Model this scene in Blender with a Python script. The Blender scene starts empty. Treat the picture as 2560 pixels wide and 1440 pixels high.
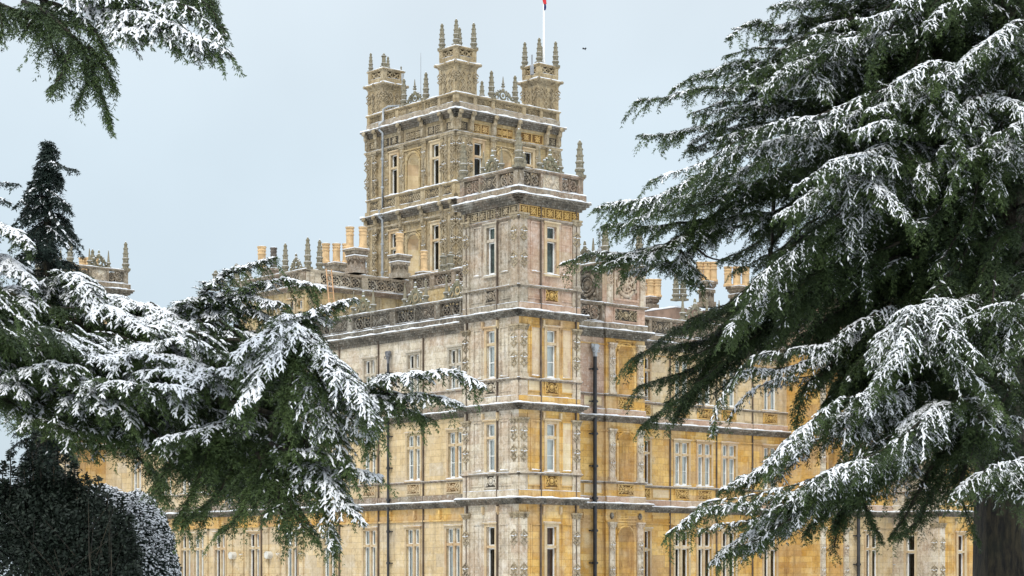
import bpy, bmesh, math, random
import numpy as np
from mathutils import Vector, Matrix

# ------------------------------------------------------------------ camera, sky, sun
SC = bpy.context.scene
COL = SC.collection
FPX, HZ, EYE = 5172.0, 1440.0, 1.7          # focal length and horizon of the photograph (2560 px wide), eye height
cam_d = bpy.data.cameras.new("camera")
cam = bpy.data.objects.new("camera", cam_d)
COL.objects.link(cam)
cam.location = (0, 0, EYE)
cam.rotation_euler = (math.radians(90), 0, 0)
cam_d.sensor_width = 36.0
cam_d.lens = FPX / 2560 * 36.0
cam_d.shift_y = (HZ - 720) / 2560
cam_d.clip_start = 0.5
cam_d.clip_end = 5000
SC.camera = cam
SC.view_settings.view_transform = 'Standard'
SC.view_settings.look = 'None'
SC.view_settings.exposure = 0.5
SC.view_settings.gamma = 1.0

SUN_EL, SUN_AZ = math.radians(50), math.radians(196)      # azimuth from +Y clockwise: behind the camera, a little left
world = bpy.data.worlds.new("World")
SC.world = world
world.use_nodes = True
nt = world.node_tree
nt.nodes.clear()
w_out = nt.nodes.new('ShaderNodeOutputWorld')
w_bg = nt.nodes.new('ShaderNodeBackground')
w_bg.inputs['Strength'].default_value = 0.1
sky = nt.nodes.new('ShaderNodeTexSky')
sky.sky_type = 'NISHITA'
sky.sun_disc = False
sky.sun_elevation = SUN_EL
sky.sun_rotation = SUN_AZ
sky.air_density = 1.0
sky.dust_density = 2.0
sky.ozone_density = 2.0
tc = nt.nodes.new('ShaderNodeTexCoord')
sep = nt.nodes.new('ShaderNodeSeparateXYZ')
nt.links.new(tc.outputs['Generated'], sep.inputs[0])
ramp = nt.nodes.new('ShaderNodeValToRGB')       # the even layer of high cloud: pale at the horizon, brighter overhead
ramp.color_ramp.elements[0].position = 0.0
ramp.color_ramp.elements[0].color = (4.95, 5.8, 6.4, 1)
ramp.color_ramp.elements[1].position = 1.0
ramp.color_ramp.elements[1].color = (13.0, 13.8, 14.8, 1)
for pos, c in ((0.12, (5.05, 5.95, 6.6, 1)), (0.2, (5.25, 6.1, 6.65, 1)), (0.27, (5.7, 6.4, 6.85, 1)), (0.36, (9.0, 9.7, 10.3, 1)), (0.5, (11.5, 12.2, 13.0, 1))):
    e = ramp.color_ramp.elements.new(pos)
    e.color = c
nt.links.new(sep.outputs['Z'], ramp.inputs['Fac'])
cn = nt.nodes.new('ShaderNodeTexNoise')
cn.inputs['Scale'].default_value = 5.0
cn.inputs['Detail'].default_value = 4
nt.links.new(tc.outputs['Generated'], cn.inputs['Vector'])
cmr = nt.nodes.new('ShaderNodeMapRange')
cmr.inputs['From Min'].default_value = 0.3
cmr.inputs['From Max'].default_value = 0.7
cmr.inputs['To Min'].default_value = 0.91
cmr.inputs['To Max'].default_value = 1.05
nt.links.new(cn.outputs['Fac'], cmr.inputs['Value'])
mul = nt.nodes.new('ShaderNodeVectorMath')
mul.operation = 'SCALE'
nt.links.new(ramp.outputs['Color'], mul.inputs[0])
nt.links.new(cmr.outputs['Result'], mul.inputs['Scale'])
wmix = nt.nodes.new('ShaderNodeMix')
wmix.data_type = 'RGBA'
wmix.inputs[0].default_value = 0.9
nt.links.new(sky.outputs['Color'], wmix.inputs[6])
nt.links.new(mul.outputs['Vector'], wmix.inputs[7])
nt.links.new(wmix.outputs[2], w_bg.inputs['Color'])
nt.links.new(w_bg.outputs[0], w_out.inputs[0])

sun_d = bpy.data.lights.new("sun", 'SUN')
sun_d.energy = 1.5
sun_d.angle = math.radians(10)
sun_d.color = (1.0, 0.96, 0.9)
sun = bpy.data.objects.new("sun", sun_d)
COL.objects.link(sun)
sdir = Vector((math.sin(SUN_AZ) * math.cos(SUN_EL), math.cos(SUN_AZ) * math.cos(SUN_EL), math.sin(SUN_EL)))
sun.rotation_euler = (-sdir).to_track_quat('-Z', 'Y').to_euler()

# ------------------------------------------------------------------ helpers
def at(px, py, Y):
    """the world point seen at a pixel of the photograph at depth Y"""
    return Vector(((px - 1280) / FPX * Y, Y, EYE + (HZ - py) / FPX * Y))

def tag(o, label=None, cat=None, group=None, kind=None):
    if label: o['label'] = label
    if cat: o['category'] = cat
    if group: o['group'] = group
    if kind: o['kind'] = kind
    return o

def empty(name, loc=(0, 0, 0), rz=0.0):
    o = bpy.data.objects.new(name, None)
    o.location = loc
    o.rotation_euler = (0, 0, rz)
    o.empty_display_size = 0.3
    COL.objects.link(o)
    return o

class MB:
    """collects faces and links them as one mesh object"""
    def __init__(self):
        self.v, self.f, self.m, self.sm = [], [], [], []
    def face(self, pts, mi=0, smooth=False):
        b = len(self.v)
        self.v.extend(tuple(p) for p in pts)
        self.f.append(tuple(range(b, b + len(pts))))
        self.m.append(mi); self.sm.append(smooth)
    def box(self, x0, x1, y0, y1, z0, z1, mi=0):
        if x0 > x1: x0, x1 = x1, x0
        if y0 > y1: y0, y1 = y1, y0
        if z0 > z1: z0, z1 = z1, z0
        b = len(self.v)
        self.v.extend([(x0, y0, z0), (x1, y0, z0), (x1, y1, z0), (x0, y1, z0), (x0, y0, z1), (x1, y0, z1), (x1, y1, z1), (x0, y1, z1)])
        for q in ((0, 3, 2, 1), (4, 5, 6, 7), (0, 1, 5, 4), (1, 2, 6, 5), (2, 3, 7, 6), (3, 0, 4, 7)):
            self.f.append(tuple(b + i for i in q)); self.m.append(mi); self.sm.append(False)
    def grid(self, rows, mi=0, smooth=True, close_u=False):
        """rows: list of equal-length point lists"""
        b = len(self.v); n = len(rows[0])
        for r in rows: self.v.extend(tuple(p) for p in r)
        for i in range(len(rows) - 1):
            for j in range(n if close_u else n - 1):
                k = (j + 1) % n
                self.f.append((b + i * n + j, b + i * n + k, b + (i + 1) * n + k, b + (i + 1) * n + j))
                self.m.append(mi); self.sm.append(smooth)
    def lathe(self, cx, cy, prof, n=8, mi=0, smooth=False, rot=0.0):
        rows = []
        for r, z in prof:
            rows.append([(cx + r * math.cos(2 * math.pi * k / n + rot), cy + r * math.sin(2 * math.pi * k / n + rot), z) for k in range(n)])
        self.grid(rows, mi, smooth, True)
        self.face(rows[-1], mi); self.face(rows[0][::-1], mi)
    def tube(self, pts, rad, k=6, mi=0, cap=True):
        P = [Vector(p) for p in pts]
        R = rad if isinstance(rad, (list, tuple)) else [rad] * len(P)
        rows = []
        for i, p in enumerate(P):
            t = (P[min(i + 1, len(P) - 1)] - P[max(i - 1, 0)])
            t = t.normalized() if t.length > 1e-9 else Vector((0, 0, 1))
            a = t.cross(Vector((0, 0, 1)) if abs(t.z) < 0.95 else Vector((1, 0, 0))).normalized()
            c = t.cross(a)
            rows.append([p + R[i] * (a * math.cos(2 * math.pi * j / k) + c * math.sin(2 * math.pi * j / k)) for j in range(k)])
        self.grid(rows, mi, True, True)
        if cap:
            self.face(rows[-1], mi); self.face(rows[0][::-1], mi)
    def blob(self, c, rx, ry, rz, mi=0, n=8, m=5):
        rows = []
        for i in range(m + 1):
            th = math.pi * i / m
            s = max(math.sin(th), 0.02)
            rows.append([(c[0] + rx * s * math.cos(2 * math.pi * j / n), c[1] + ry * s * math.sin(2 * math.pi * j / n), c[2] + rz * math.cos(th)) for j in range(n)])
        self.grid(rows, mi, True, True)
    def mesh(self, name, mats):
        me = bpy.data.meshes.new(name)
        me.from_pydata(self.v, [], self.f)
        for mt in (mats if isinstance(mats, (list, tuple)) else [mats]): me.materials.append(mt)
        me.polygons.foreach_set('material_index', self.m)
        me.polygons.foreach_set('use_smooth', self.sm)
        me.update()
        return me
    def build(self, name, mats, parent=None, loc=None, label=None):
        if not self.f: return None
        o = bpy.data.objects.new(name, self.mesh(name, mats))
        if parent is not None: o.parent = parent
        if loc is not None: o.location = loc
        COL.objects.link(o)
        if label: o['label'] = label
        return o

def link_copy(name, me, parent, loc, scale=(1, 1, 1), rz=0.0):
    o = bpy.data.objects.new(name, me)
    o.parent = parent
    o.location = loc
    o.scale = scale
    o.rotation_euler = (0, 0, rz)
    COL.objects.link(o)
    return o

# ------------------------------------------------------------------ materials
def new_mat(name):
    m = bpy.data.materials.new(name)
    m.use_nodes = True
    t = m.node_tree
    bs = t.nodes['Principled BSDF']
    return m, t, bs

def N(t, typ, **kw):
    n = t.nodes.new(typ)
    for k, v in kw.items():
        if k in n.inputs: n.inputs[k].default_value = v
        else: setattr(n, k, v)
    return n

def mixc(t, fac, a, b, blend='MIX'):
    m = t.nodes.new('ShaderNodeMix')
    m.data_type = 'RGBA'
    m.blend_type = blend
    m.clamp_factor = True
    for i, x in ((0, fac), (6, a), (7, b)):
        if hasattr(x, 'is_linked') or isinstance(x, bpy.types.NodeSocket): t.links.new(x, m.inputs[i])
        elif i == 0: m.inputs[0].default_value = x
        else: m.inputs[i].default_value = (*x, 1)
    return m.outputs[2]

def mrange(t, src, a, b, c=0.0, d=1.0):
    n = t.nodes.new('ShaderNodeMapRange')
    n.inputs['From Min'].default_value = a; n.inputs['From Max'].default_value = b
    n.inputs['To Min'].default_value = c; n.inputs['To Max'].default_value = d
    t.links.new(src, n.inputs['Value'])
    return n.outputs['Result']

def stone(name, c1, c2, patch, amt=0.5, pale=(0.62, 0.58, 0.5), pale_amt=0.3, dark=(0.10, 0.095, 0.08), dark_amt=0.4, speck=0.5, block=(0.95, 0.37), bump=0.35, seed=0.0, joints=0.5):
    """ashlar stone: coursed blocks of slightly different colour, patches, streaks, lichen specks"""
    m, t, bs = new_mat(name)
    co = N(t, 'ShaderNodeTexCoord')
    sx = N(t, 'ShaderNodeSeparateXYZ')
    t.links.new(co.outputs['Object'], sx.inputs[0])
    ad = N(t, 'ShaderNodeMath', operation='ADD')
    t.links.new(sx.outputs['X'], ad.inputs[0]); t.links.new(sx.outputs['Y'], ad.inputs[1])
    cb = N(t, 'ShaderNodeCombineXYZ')
    t.links.new(ad.outputs[0], cb.inputs['X']); t.links.new(sx.outputs['Z'], cb.inputs['Y'])
    cb.inputs['Z'].default_value = seed
    br = N(t, 'ShaderNodeTexBrick', Scale=1.0)
    br.inputs['Brick Width'].default_value = block[0]
    br.inputs['Row Height'].default_value = block[1]
    br.inputs['Mortar Size'].default_value = 0.012
    br.inputs['Mortar Smooth'].default_value = 0.6
    br.inputs['Bias'].default_value = 0.0
    br.inputs['Color1'].default_value = (*c1, 1)
    br.inputs['Color2'].default_value = (*c2, 1)
    mo = tuple(0.5 * (a + b) * (1 - joints) for a, b in zip(c1, c2))
    br.inputs['Mortar'].default_value = (*mo, 1)
    t.links.new(cb.outputs[0], br.inputs['Vector'])
    # second, larger block pattern for replaced / cleaned stones
    br2 = N(t, 'ShaderNodeTexBrick', Scale=1.0)
    br2.inputs['Brick Width'].default_value = block[0] * 1.37
    br2.inputs['Row Height'].default_value = block[1] * 2
    br2.inputs['Mortar Size'].default_value = 0.0
    br2.inputs['Color1'].default_value = (0, 0, 0, 1); br2.inputs['Color2'].default_value = (1, 1, 1, 1)
    t.links.new(cb.outputs[0], br2.inputs['Vector'])
    rb = mrange(t, br2.outputs['Color'], 0.78, 0.92)
    off = N(t, 'ShaderNodeVectorMath', operation='ADD')
    off.inputs[1].default_value = (seed * 7.3, seed * 3.1, seed)
    t.links.new(co.outputs['Object'], off.inputs[0])
    n1 = N(t, 'ShaderNodeTexNoise', Scale=0.45, Detail=7.0, Roughness=0.65)
    t.links.new(off.outputs[0], n1.inputs['Vector'])
    n2 = N(t, 'ShaderNodeTexNoise', Scale=0.8, Detail=6.0, Roughness=0.7)
    off2 = N(t, 'ShaderNodeVectorMath', operation='ADD'); off2.inputs[1].default_value = (13.1 + seed, 4.7, 9.9)
    t.links.new(co.outputs['Object'], off2.inputs[0]); t.links.new(off2.outputs[0], n2.inputs['Vector'])
    mp = N(t, 'ShaderNodeMapping'); mp.inputs['Scale'].default_value = (3.2, 3.2, 0.28)
    t.links.new(off.outputs[0], mp.inputs['Vector'])
    n3 = N(t, 'ShaderNodeTexNoise', Scale=1.0, Detail=5.0, Roughness=0.6)
    t.links.new(mp.outputs[0], n3.inputs['Vector'])
    n4 = N(t, 'ShaderNodeTexNoise', Scale=7.0, Detail=3.0, Roughness=0.7)
    t.links.new(off.outputs[0], n4.inputs['Vector'])
    n5 = N(t, 'ShaderNodeTexNoise', Scale=5.0, Detail=4.0, Roughness=0.75)
    t.links.new(off2.outputs[0], n5.inputs['Vector'])
    c = mixc(t, mrange(t, n1.outputs['Fac'], 0.46, 0.62, 0, amt), br.outputs['Color'], patch)
    rbm = N(t, 'ShaderNodeMath', operation='MULTIPLY'); t.links.new(rb, rbm.inputs[0]); rbm.inputs[1].default_value = 0.7
    c = mixc(t, rbm.outputs[0], c, patch)
    c = mixc(t, mrange(t, n2.outputs['Fac'], 0.52, 0.68, 0, pale_amt), c, pale)
    c = mixc(t, mrange(t, n3.outputs['Fac'], 0.52, 0.70, 0, min(1, dark_amt * 1.2)), c, dark)
    c = mixc(t, mrange(t, n5.outputs['Fac'], 0.56, 0.72, 0, dark_amt * 0.8), c, dark)
    n6 = N(t, 'ShaderNodeTexNoise', Scale=2.4, Detail=8.0, Roughness=0.8)
    t.links.new(off.outputs[0], n6.inputs['Vector'])
    c = mixc(t, mrange(t, n6.outputs['Fac'], 0.53, 0.66, 0, min(1, speck * 0.85)), c, pale)
    c = mixc(t, mrange(t, n6.outputs['Fac'], 0.46, 0.35, 0, min(1, dark_amt * 1.1)), c, dark)
    c = mixc(t, mrange(t, n4.outputs['Fac'], 0.55, 0.66, 0, speck * 0.7), c, pale)
    c = mixc(t, mrange(t, n4.outputs['Fac'], 0.45, 0.34, 0, speck * 0.8), c, dark)
    t.links.new(c, bs.inputs['Base Color'])
    bs.inputs['Roughness'].default_value = 0.9
    if 'Specular IOR Level' in bs.inputs: bs.inputs['Specular IOR Level'].default_value = 0.15
    bp = N(t, 'ShaderNodeBump', Strength=bump, Distance=0.05)
    bm = N(t, 'ShaderNodeMath', operation='ADD'); t.links.new(n4.outputs['Fac'], bm.inputs[0]); t.links.new(n5.outputs['Fac'], bm.inputs[1])
    t.links.new(bm.outputs[0], bp.inputs['Height'])
    t.links.new(bp.outputs[0], bs.inputs['Normal'])
    return m

def plain(name, col, rough=0.7, var=0.15, scale=6.0, metallic=0.0, spec=0.3, bump=0.1):
    m, t, bs = new_mat(name)
    co = N(t, 'ShaderNodeTexCoord')
    n = N(t, 'ShaderNodeTexNoise', Scale=scale, Detail=4.0)
    t.links.new(co.outputs['Object'], n.inputs['Vector'])
    a = tuple(x * (1 - var) for x in col); b = tuple(min(1, x * (1 + var)) for x in col)
    t.links.new(mixc(t, mrange(t, n.outputs['Fac'], 0.35, 0.65), a, b), bs.inputs['Base Color'])
    bs.inputs['Roughness'].default_value = rough
    bs.inputs['Metallic'].default_value = metallic
    if 'Specular IOR Level' in bs.inputs: bs.inputs['Specular IOR Level'].default_value = spec
    if bump:
        bp = N(t, 'ShaderNodeBump', Strength=bump, Distance=0.03)
        t.links.new(n.outputs['Fac'], bp.inputs['Height']); t.links.new(bp.outputs[0], bs.inputs['Normal'])
    return m

M = {}
M['buff'] = stone('stone_buff', (0.58, 0.445, 0.25), (0.49, 0.36, 0.19), (0.44, 0.36, 0.25), 0.6, (0.66, 0.60, 0.49), 0.5, (0.17, 0.13, 0.08), 0.4, 0.25, seed=1)
M['grey'] = stone('stone_grey', (0.34, 0.295, 0.22), (0.26, 0.222, 0.165), (0.36, 0.265, 0.18), 0.6, (0.52, 0.48, 0.41), 0.5, (0.095, 0.08, 0.06), 0.6, 0.65, seed=2)
M['paleash'] = stone('stone_pale', (0.56, 0.49, 0.365), (0.40, 0.33, 0.235), (0.40, 0.295, 0.205), 0.6, (0.66, 0.62, 0.54), 0.6, (0.15, 0.125, 0.095), 0.5, 0.55, seed=3)
M['ochre'] = stone('stone_ochre', (0.64, 0.42, 0.14), (0.47, 0.255, 0.055), (0.42, 0.28, 0.145), 0.7, (0.62, 0.51, 0.32), 0.55, (0.20, 0.12, 0.055), 0.5, 0.25, seed=4)
M['pink'] = stone('stone_pink', (0.46, 0.315, 0.225), (0.37, 0.24, 0.165), (0.42, 0.34, 0.23), 0.5, (0.60, 0.53, 0.46), 0.45, (0.20, 0.13, 0.09), 0.3, 0.5, seed=5)
M['tan'] = stone('stone_tan', (0.38, 0.295, 0.17), (0.29, 0.218, 0.12), (0.29, 0.232, 0.15), 0.6, (0.52, 0.46, 0.33), 0.4, (0.09, 0.075, 0.05), 0.65, 0.5, seed=6, block=(0.8, 0.34))
M['warm'] = stone('stone_warm', (0.45, 0.335, 0.165), (0.36, 0.258, 0.12), (0.40, 0.33, 0.22), 0.5, (0.52, 0.46, 0.33), 0.4, (0.11, 0.085, 0.05), 0.55, 0.45, seed=7, block=(0.8, 0.34))
M['carved'] = stone('stone_carved', (0.33, 0.262, 0.16), (0.27, 0.21, 0.125), (0.26, 0.215, 0.145), 0.6, (0.52, 0.47, 0.37), 0.4, (0.075, 0.062, 0.045), 0.7, 0.6, seed=8, bump=0.7, joints=0.1)
M['carved_ochre'] = stone('stone_carved_ochre', (0.52, 0.34, 0.11), (0.46, 0.29, 0.09), (0.40, 0.27, 0.13), 0.5, (0.60, 0.48, 0.28), 0.4, (0.20, 0.12, 0.05), 0.3, 0.25, seed=9, bump=0.5, joints=0.1)
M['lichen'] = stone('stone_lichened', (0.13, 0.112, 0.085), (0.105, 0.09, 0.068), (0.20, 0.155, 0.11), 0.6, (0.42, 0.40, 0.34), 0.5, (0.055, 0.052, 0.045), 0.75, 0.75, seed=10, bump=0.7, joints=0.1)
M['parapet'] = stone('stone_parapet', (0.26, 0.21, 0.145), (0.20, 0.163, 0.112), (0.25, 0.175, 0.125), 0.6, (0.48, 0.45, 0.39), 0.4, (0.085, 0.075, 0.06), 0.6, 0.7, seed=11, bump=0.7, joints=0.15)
M['frame'] = stone('stone_window_dressing', (0.50, 0.40, 0.25), (0.44, 0.34, 0.20), (0.42, 0.27, 0.14), 0.6, (0.60, 0.54, 0.43), 0.45, (0.20, 0.15, 0.10), 0.25, 0.2, seed=12, joints=0.1)
M['frame_grey'] = stone('stone_window_dressing_grey', (0.42, 0.37, 0.28), (0.36, 0.31, 0.23), (0.40, 0.32, 0.22), 0.5, (0.55, 0.51, 0.44), 0.5, (0.15, 0.13, 0.10), 0.4, 0.45, seed=13, joints=0.1)
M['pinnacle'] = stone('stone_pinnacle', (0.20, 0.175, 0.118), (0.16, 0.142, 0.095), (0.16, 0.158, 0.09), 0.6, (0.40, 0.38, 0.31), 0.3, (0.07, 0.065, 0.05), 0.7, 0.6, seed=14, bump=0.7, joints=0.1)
M['cream'] = stone('stone_cleaned_cream', (0.60, 0.49, 0.30), (0.55, 0.44, 0.26), (0.47, 0.33, 0.20), 0.45, (0.68, 0.62, 0.50), 0.5, (0.30, 0.22, 0.13), 0.2, 0.2, seed=15, joints=0.2)
M['pinkpale'] = stone('stone_weathered_pink', (0.42, 0.29, 0.19), (0.50, 0.38, 0.23), (0.56, 0.45, 0.29), 0.6, (0.64, 0.57, 0.46), 0.4, (0.22, 0.14, 0.09), 0.3, 0.3, seed=16, block=(0.7, 0.74), joints=0.2)
M['backing_dark'] = plain('dark_roof_backing', (0.035, 0.034, 0.033), 0.8, 0.4, 2.0)  # dark sides of the raised roofs added to darken the pierced parapets
M['recess_shade'] = plain('carved_ground_shade', (0.06, 0.052, 0.04), 0.95, 0.4, 7.0)  # shade of the carved recesses put into a dark ground colour
M['recess_shade_warm'] = plain('carved_ground_shade_warm', (0.15, 0.085, 0.03), 0.95, 0.4, 7.0)  # the same recess shade painted brown, behind ochre carving
M['pot'] = plain('terracotta_pot', (0.52, 0.36, 0.19), 0.8, 0.2, 3.0)
M['pot_dark'] = plain('sooty_pot', (0.10, 0.085, 0.07), 0.85, 0.3, 4.0)
M['lead'] = plain('lead_pipe', (0.03, 0.032, 0.035), 0.5, 0.3, 3.0)
M['lead_mid'] = plain('grey_lead_pipe', (0.13, 0.13, 0.135), 0.6, 0.3, 3.0)
M['lampwhite'] = plain('off_white_drum', (0.56, 0.54, 0.48), 0.6, 0.1, 3.0)
M['lead_pale'] = plain('weathered_lead_pipe', (0.33, 0.35, 0.36), 0.6, 0.25, 3.0)
M['greenpipe'] = plain('green_copper_pipe', (0.30, 0.42, 0.39), 0.6, 0.2, 3.0)
M['joint'] = plain('dark_conduit', (0.10, 0.075, 0.055), 0.8, 0.3, 2.0)
M['white'] = plain('white_painted_wood', (0.74, 0.74, 0.70), 0.5, 0.06, 3.0)
M['blind'] = plain('white_blind', (0.80, 0.82, 0.80), 0.8, 0.05, 1.5)
M['curtain'] = plain('cream_curtain', (0.50, 0.43, 0.33), 0.9, 0.2, 2.0)
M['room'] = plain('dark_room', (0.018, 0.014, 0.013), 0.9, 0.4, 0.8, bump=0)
M['shutter'] = plain('brown_shutter', (0.13, 0.065, 0.04), 0.6, 0.3, 2.0)
M['greycurtain'] = plain('grey_green_drape', (0.16, 0.20, 0.18), 0.8, 0.5, 1.6)
M['brownwall'] = plain('brown_render', (0.22, 0.15, 0.11), 0.9, 0.2, 2.5)
M['wood'] = plain('orange_wood', (0.50, 0.30, 0.16), 0.7, 0.2, 6.0)
M['polewhite'] = plain('white_pole_paint', (0.80, 0.79, 0.76), 0.4, 0.04, 3.0)
M['red'] = plain('red_cloth', (0.50, 0.03, 0.035), 0.8, 0.1, 6.0)
M['blue'] = plain('navy_cloth', (0.012, 0.018, 0.09), 0.8, 0.1, 6.0)
M['black'] = plain('black_feathers', (0.015, 0.016, 0.018), 0.6, 0.2, 9.0)
M['steel'] = plain('grey_steel', (0.25, 0.26, 0.27), 0.45, 0.1, 3.0)

def glass_mat():
    m, t, bs = new_mat('window_glass')
    t.nodes.remove(bs)
    out = [n for n in t.nodes if n.type == 'OUTPUT_MATERIAL'][0]
    tr = N(t, 'ShaderNodeBsdfTransparent'); tr.inputs['Color'].default_value = (0.93, 0.96, 0.95, 1)
    gl = N(t, 'ShaderNodeBsdfGlossy', Roughness=0.03)
    lw = N(t, 'ShaderNodeFresnel'); lw.inputs['IOR'].default_value = 1.5
    mx = N(t, 'ShaderNodeMixShader')
    co = N(t, 'ShaderNodeTexCoord'); n = N(t, 'ShaderNodeTexNoise', Scale=1.3, Detail=2.0)
    t.links.new(co.outputs['Object'], n.inputs['Vector'])
    bp = N(t, 'ShaderNodeBump', Strength=0.06, Distance=0.05); t.links.new(n.outputs['Fac'], bp.inputs['Height'])
    t.links.new(bp.outputs[0], gl.inputs['Normal'])
    t.links.new(lw.outputs[0], mx.inputs[0]); t.links.new(tr.outputs[0], mx.inputs[1]); t.links.new(gl.outputs[0], mx.inputs[2])
    t.links.new(mx.outputs[0], out.inputs['Surface'])
    return m
M['glass'] = glass_mat()

def snow_mat():
    m, t, bs = new_mat('snow')
    co = N(t, 'ShaderNodeTexCoord')
    n = N(t, 'ShaderNodeTexNoise', Scale=9.0, Detail=5.0, Roughness=0.7)
    t.links.new(co.outputs['Object'], n.inputs['Vector'])
    t.links.new(mixc(t, n.outputs['Fac'], (0.68, 0.71, 0.75), (0.79, 0.80, 0.81)), bs.inputs['Base Color'])
    bs.inputs['Roughness'].default_value = 0.75
    if 'Specular IOR Level' in bs.inputs: bs.inputs['Specular IOR Level'].default_value = 0.2
    bp = N(t, 'ShaderNodeBump', Strength=0.25, Distance=0.04); t.links.new(n.outputs['Fac'], bp.inputs['Height'])
    t.links.new(bp.outputs[0], bs.inputs['Normal'])
    return m
M['snow'] = snow_mat()

# ------------------------------------------------------------------ ground
rng = random.Random(7)
g = MB()
xs = [-2500, -900, -400, -200, -120, -80, -60, -45, -30, -20, -10, 0, 10, 20, 30, 45, 60, 80, 120, 200, 400, 900, 2500]
ys = [-300, -100, -40, -15, 0, 10, 20, 30, 40, 55, 70, 85, 100, 130, 170, 230, 300, 500, 900, 1800, 4000]
g.grid([[(x, y, (rng.uniform(-0.12, 0.12) if 5 < y < 90 and abs(x) < 100 else 0.0)) for x in xs] for y in ys])
tag(g.build('ground', M['snow']), kind='structure')
# ------------------------------------------------------------------ the castle: local u runs along the right-hand front, v along the left-hand front
CX, CY = 0.3616, 110.0
CO_, SI_ = 0.7584, 0.6519
castle = empty('castle', (CX, CY, 0), math.atan2(SI_, CO_))
tag(castle, 'ornate honey-coloured stone castle with a tall pinnacled central tower and snowy ledges', 'castle')

def uB(px, v):
    r = (px - 1280) / FPX
    return (r * (CY + CO_ * v) - CX + SI_ * v) / (CO_ - r * SI_)
def vA(px, u):
    r = (px - 1280) / FPX
    return (CX + CO_ * u - r * (CY + SI_ * u)) / (SI_ + r * CO_)
def zP(py, u, v):
    return EYE + (HZ - py) * (CY + SI_ * u + CO_ * v) / FPX

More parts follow.
